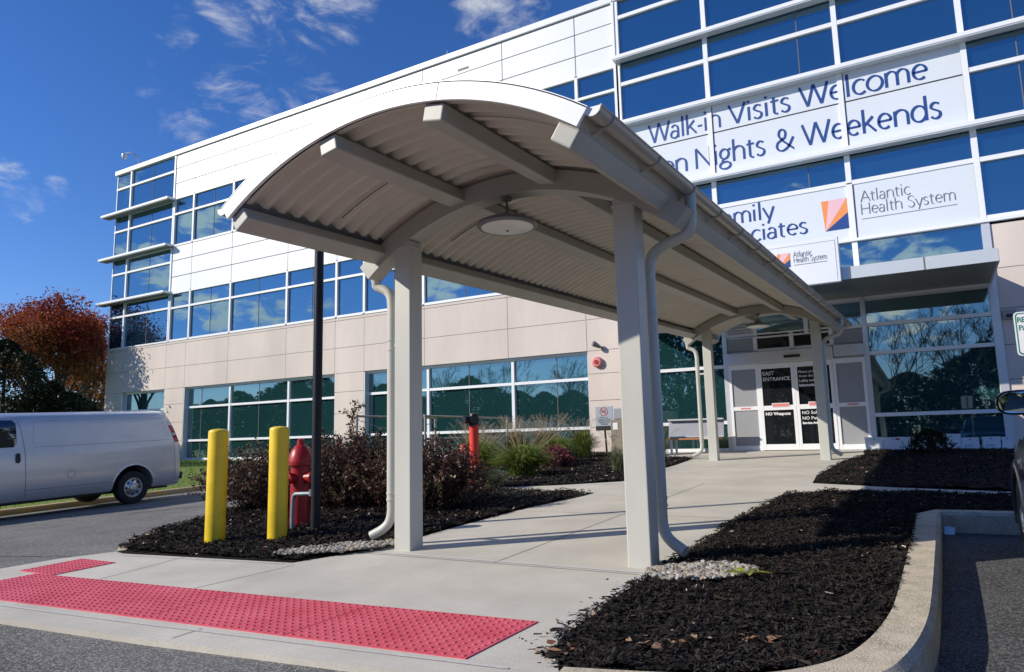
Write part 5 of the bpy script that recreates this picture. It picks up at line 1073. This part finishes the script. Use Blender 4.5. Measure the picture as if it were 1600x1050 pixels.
for s in (1, -1):
    for y in (0, -3.4): wheel(van, s*.87, y, .37, .37, s, .215)
    patch(vb, -3.25, -2.42, 1.42, 1.96, .004, s, .06).build('side_window', MAT['carglass'], van, local=True, smooth='all', fixn=False)
    mb = seam(vb, [(-2.26, .42), (-2.27, .95), (-2.29, 1.45), (-2.33, 1.75), (-2.4, 1.99)], s); mb.v += []; 
    mb.build('door_seam', MAT['black'], van, local=True, fixn=False)
    seam(vb, [(-2.1, 1.40), (.92, 1.40)], s, .002, .006).build('body_crease', mat('crease_shade', (.13, .13, .14), .5), van, local=True, fixn=False)  # shade of the body fold painted as a thin dark strip
    seam(vb, [(-2.12, 1.45), (-2.08, 1.93), (.72, 1.93), (.88, 1.5)], s, .002, .006).build('panel_crease', mat('crease_shade_soft', (.30, .30, .31), .5), van, local=True, fixn=False)  # same for the recessed upper panel: its edge shade as grey strips
    seam(vb, [(-2.3, .55), (-.48, .55)], s, .0025, .012).build('sill_crease', mat('crease_shade_low', (.28, .28, .29), .5), van, local=True, fixn=False)  # shade of the sill fold, also a painted grey strip
    seam(vb, [(1.03, .45), (1.0, 1.35)], s, .003, .006).build('rear_seam', MAT['black'], van, local=True, fixn=False)
    patch(vb, -2.46, -2.37, 1.1, 1.3, .012, s, .03).build('door_handle', MAT['black'], van, local=True, smooth='all', fixn=False)
    fr = MB(); cz, cy, r0 = .80, -1.38, .085
    for k in range(26):
        a, b_ = 2*math.pi*k/26, 2*math.pi*(k+1)/26
        fr.add([(s*(vb.sx(cz+r*math.sin(q))+.003), cy+r*math.cos(q), cz+r*math.sin(q)) for r, q in ((r0-.007, a), (r0, a), (r0, b_), (r0-.007, b_))], [(0, 1, 2, 3)])
    if s == 1: fr.build('fuel_cap', MAT['trim'], van, local=True, fixn=False)
    lp = MB(); 
    pts = [(1.31, 1.12), (1.72, 1.03)]
    def tp(z, y, o): return (s*(vb.sx(z)*.985+o), y, z)
    zz = [1.34+.05*k for k in range(9)]; ys_ = lambda z: 1.165+rear(z)
    vv = []
    for z in zz: vv += [tp(z, ys_(z)-.13, .012), tp(z, ys_(z)-.03, .012), (s*(vb.sx(z)*.97-.02), ys_(z)+.012, z), (s*(vb.sx(z)*.97-.10), ys_(z)+.014, z)]
    lp.add(vv, [(4*i+j, 4*i+j+1, 4*i+5+j, 4*i+4+j) for i in range(8) for j in range(3)]); tl_ = lp.build('tail_light', MAT['tail'], van, local=True, fixn=False)
    wl = MB(); z = 1.50; wl.add([tp(z, ys_(z)-.125, .015), tp(z, ys_(z)-.03, .015), tp(z+.06, ys_(z+.06)-.03, .015), tp(z+.06, ys_(z+.06)-.125, .015)], [(0, 1, 2, 3)]); wl.build('reverse_lens', MAT['lamp'], tl_, local=True, fixn=False)
    ar = MB()
    for k in range(20):
        a, b_ = math.pi*(-.02+1.04*k/20), math.pi*(-.02+1.04*(k+1)/20)
        q = []
        for r, an, o in ((.474, a, .012), (.52, a, .004), (.52, b_, .004), (.474, b_, .012)): zq = max(.36, .40+r*math.sin(an)); q.append((s*(vb.sx(zq)+o), r*math.cos(an), zq))
        ar.add(q, [(0, 1, 2, 3)])
    ar.build('wheel_arch', MAT['vanp'], van, local=True, smooth='all', fixn=False)
MB().box(-.95, .95, 1.13, 1.25, .46, .62).build('rear_bumper', MAT['trim'], van, local=True, bevel=.02)
MB().box(-.6, .6, 1.17, 1.175, .7, 1.25).build('rear_door_panel', MAT['vanp'], van, local=True)
wsv = MB().hexa([(-.82, -3.0, 1.98), (.82, -3.0, 1.98), (.9, -3.72, 1.36), (-.9, -3.72, 1.36)], [(-.82, -3.02, 2.0), (.82, -3.02, 2.0), (.9, -3.74, 1.38), (-.9, -3.74, 1.38)]); wsv.build('windscreen', MAT['carglass'], van, local=True)
# dark car at the right edge, nose toward the building
sp_ = [(.62, .24), (.82, .28), (.875, .42), (.9, .62), (.9, .8), (.885, .95), (.86, 1.02), (.80, 1.16), (.73, 1.42), (.66, 1.58), (.55, 1.65), (.3, 1.69), (0, 1.70)]
sb_ = Body(sp_, [(-3.45, .9, .8, z0_), (-3.4, .95, 1.1, z0_), (-3.2, .97, 1.55, z0_), (-2.9, .98, 9, z0_), (-1.8, 1, 9, z0_), (-.9, 1, 9, z0_), (-.55, 1, 1.66, z0_), (-.05, 1, 1.2, z0_), (.2, 1, 1.04, z0_), (.6, .985, .99, z0_), (.85, .94, .92, z0_), (.98, .86, .75, z0_)])
cz_ = z_asph(1.4, 6.9); car = empty('parked_car', (1.45, 7.42, cz_), 'dark navy car at the right edge with its door mirror showing', 'car', rot=(va, 0, 0))
cb = sb_.mesh().build('body', MAT['suvp'], car, local=True); carve(cb, [(.5, 1.3, 0, .36, .42), (-1.3, -.5, 0, .36, .42), (.5, 1.3, -2.6, .36, .42), (-1.3, -.5, -2.6, .36, .42)])
MB().box(-.6, .6, -3.2, .8, .22, .4).box(-.5, .5, -.5, .5, .4, .8).box(-.5, .5, -3.1, -2.1, .4, .8).build('underbody', MAT['black'], car, local=True)
for s in (1, -1):
    for y in (0, -2.6): wheel(car, s*.81, y, .36, .36, s, .22)
    for yc in (0, -2.6):
        ar = MB()
        for k in range(20):
            a, b_ = math.pi*(-.06+1.12*k/20), math.pi*(-.06+1.12*(k+1)/20); pr_ = []
            for an in (a, b_):
                for r, o in ((.415, -.06), (.415, .035), (.45, .045), (.5, .03), (.52, -.01)): pr_.append((s*(.9+o), yc+r*math.cos(an), .36+r*math.sin(an)))
            k0 = len(ar.v); ar.v += pr_; ar.f += [(k0+j, k0+j+1, k0+6+j, k0+5+j) for j in range(4)]
        ar.build('fender_flare', MAT['suvp'], car, local=True, smooth='all', fixn=False)
    patch(sb_, -1.35, -.62, 1.03, 1.5, .004, s, .05).build('side_window', MAT['carglass'], car, local=True, smooth='all', fixn=False); patch(sb_, -2.3, -1.43, 1.03, 1.5, .004, s, .05).build('side_window', MAT['carglass'], car, local=True, smooth='all', fixn=False)
    seam(sb_, [(-.5, .35), (-.5, .98)], s).build('door_seam', MAT['black'], car, local=True, fixn=False); seam(sb_, [(-1.4, .35), (-1.4, 1.0)], s).build('door_seam', MAT['black'], car, local=True, fixn=False)
    patch(sb_, -1.3, -1.14, .86, .9, .02, s, .02).build('door_handle', MAT['suvp'], car, local=True, smooth='all', fixn=False)
    # door mirror: egg shaped shell, glass facing rearward
    cx, cy, cz = s*.94, -1.1, 1.345
    sh = MB(); nn = 24
    for (yy, k) in ((-.045, 1.0), (-.03, 1.06), (.02, 1.02), (.07, .8), (.10, .45), (.11, .1)):
        for i in range(nn):
            a = 2*math.pi*i/nn; ca, sa = math.cos(a), math.sin(a); ex = .135*math.copysign(abs(ca)**.7, ca); ez = .085*math.copysign(abs(sa)**.75, sa); sh.v.append((cx+ex*k, cy+yy, cz+ez*k))
    for j in range(5):
        for i in range(nn): sh.f.append((j*nn+i, j*nn+(i+1) % nn, (j+1)*nn+(i+1) % nn, (j+1)*nn+i))
    sh.f.append(tuple(range(5*nn, 6*nn)))
    mo = sh.build('door_mirror', MAT['suvp'], car, local=True, smooth=True)
    gl = MB(); gl.v = [(cx+.125*math.copysign(abs(math.cos(2*math.pi*i/nn))**.7, math.cos(2*math.pi*i/nn)), cy-.03+.02*s*math.cos(2*math.pi*i/nn), cz+.076*math.copysign(abs(math.sin(2*math.pi*i/nn))**.75, math.sin(2*math.pi*i/nn))) for i in range(nn)]; gl.f = [tuple(range(nn))]; gl.build('mirror_glass', MAT['mirror'], mo, local=True, fixn=False)
    MB().tube([(s*.80, cy+.04, 1.12), (s*.86, cy+.04, 1.2), (s*.9, cy+.04, 1.28)], [.035, .03, .035], 8).build('mirror_arm', MAT['trim'], mo, local=True, smooth=True)
    MB().box(min(s*.5, s*.78), max(s*.5, s*.78), .80, .9, .66, .8).build('headlight', MAT['lamp'], car, local=True, bevel=.02)
MB().hexa([(-.62, -.6, 1.60), (.62, -.6, 1.60), (.76, .06, 1.12), (-.76, .06, 1.12)], [(-.62, -.58, 1.62), (.62, -.58, 1.62), (.76, .08, 1.14), (-.76, .08, 1.14)]).build('windscreen', MAT['carglass'], car, local=True)
MB().box(-.4, .4, .9, .96, .5, .72).build('grille', MAT['trim'], car, local=True)
#@@MORE@@
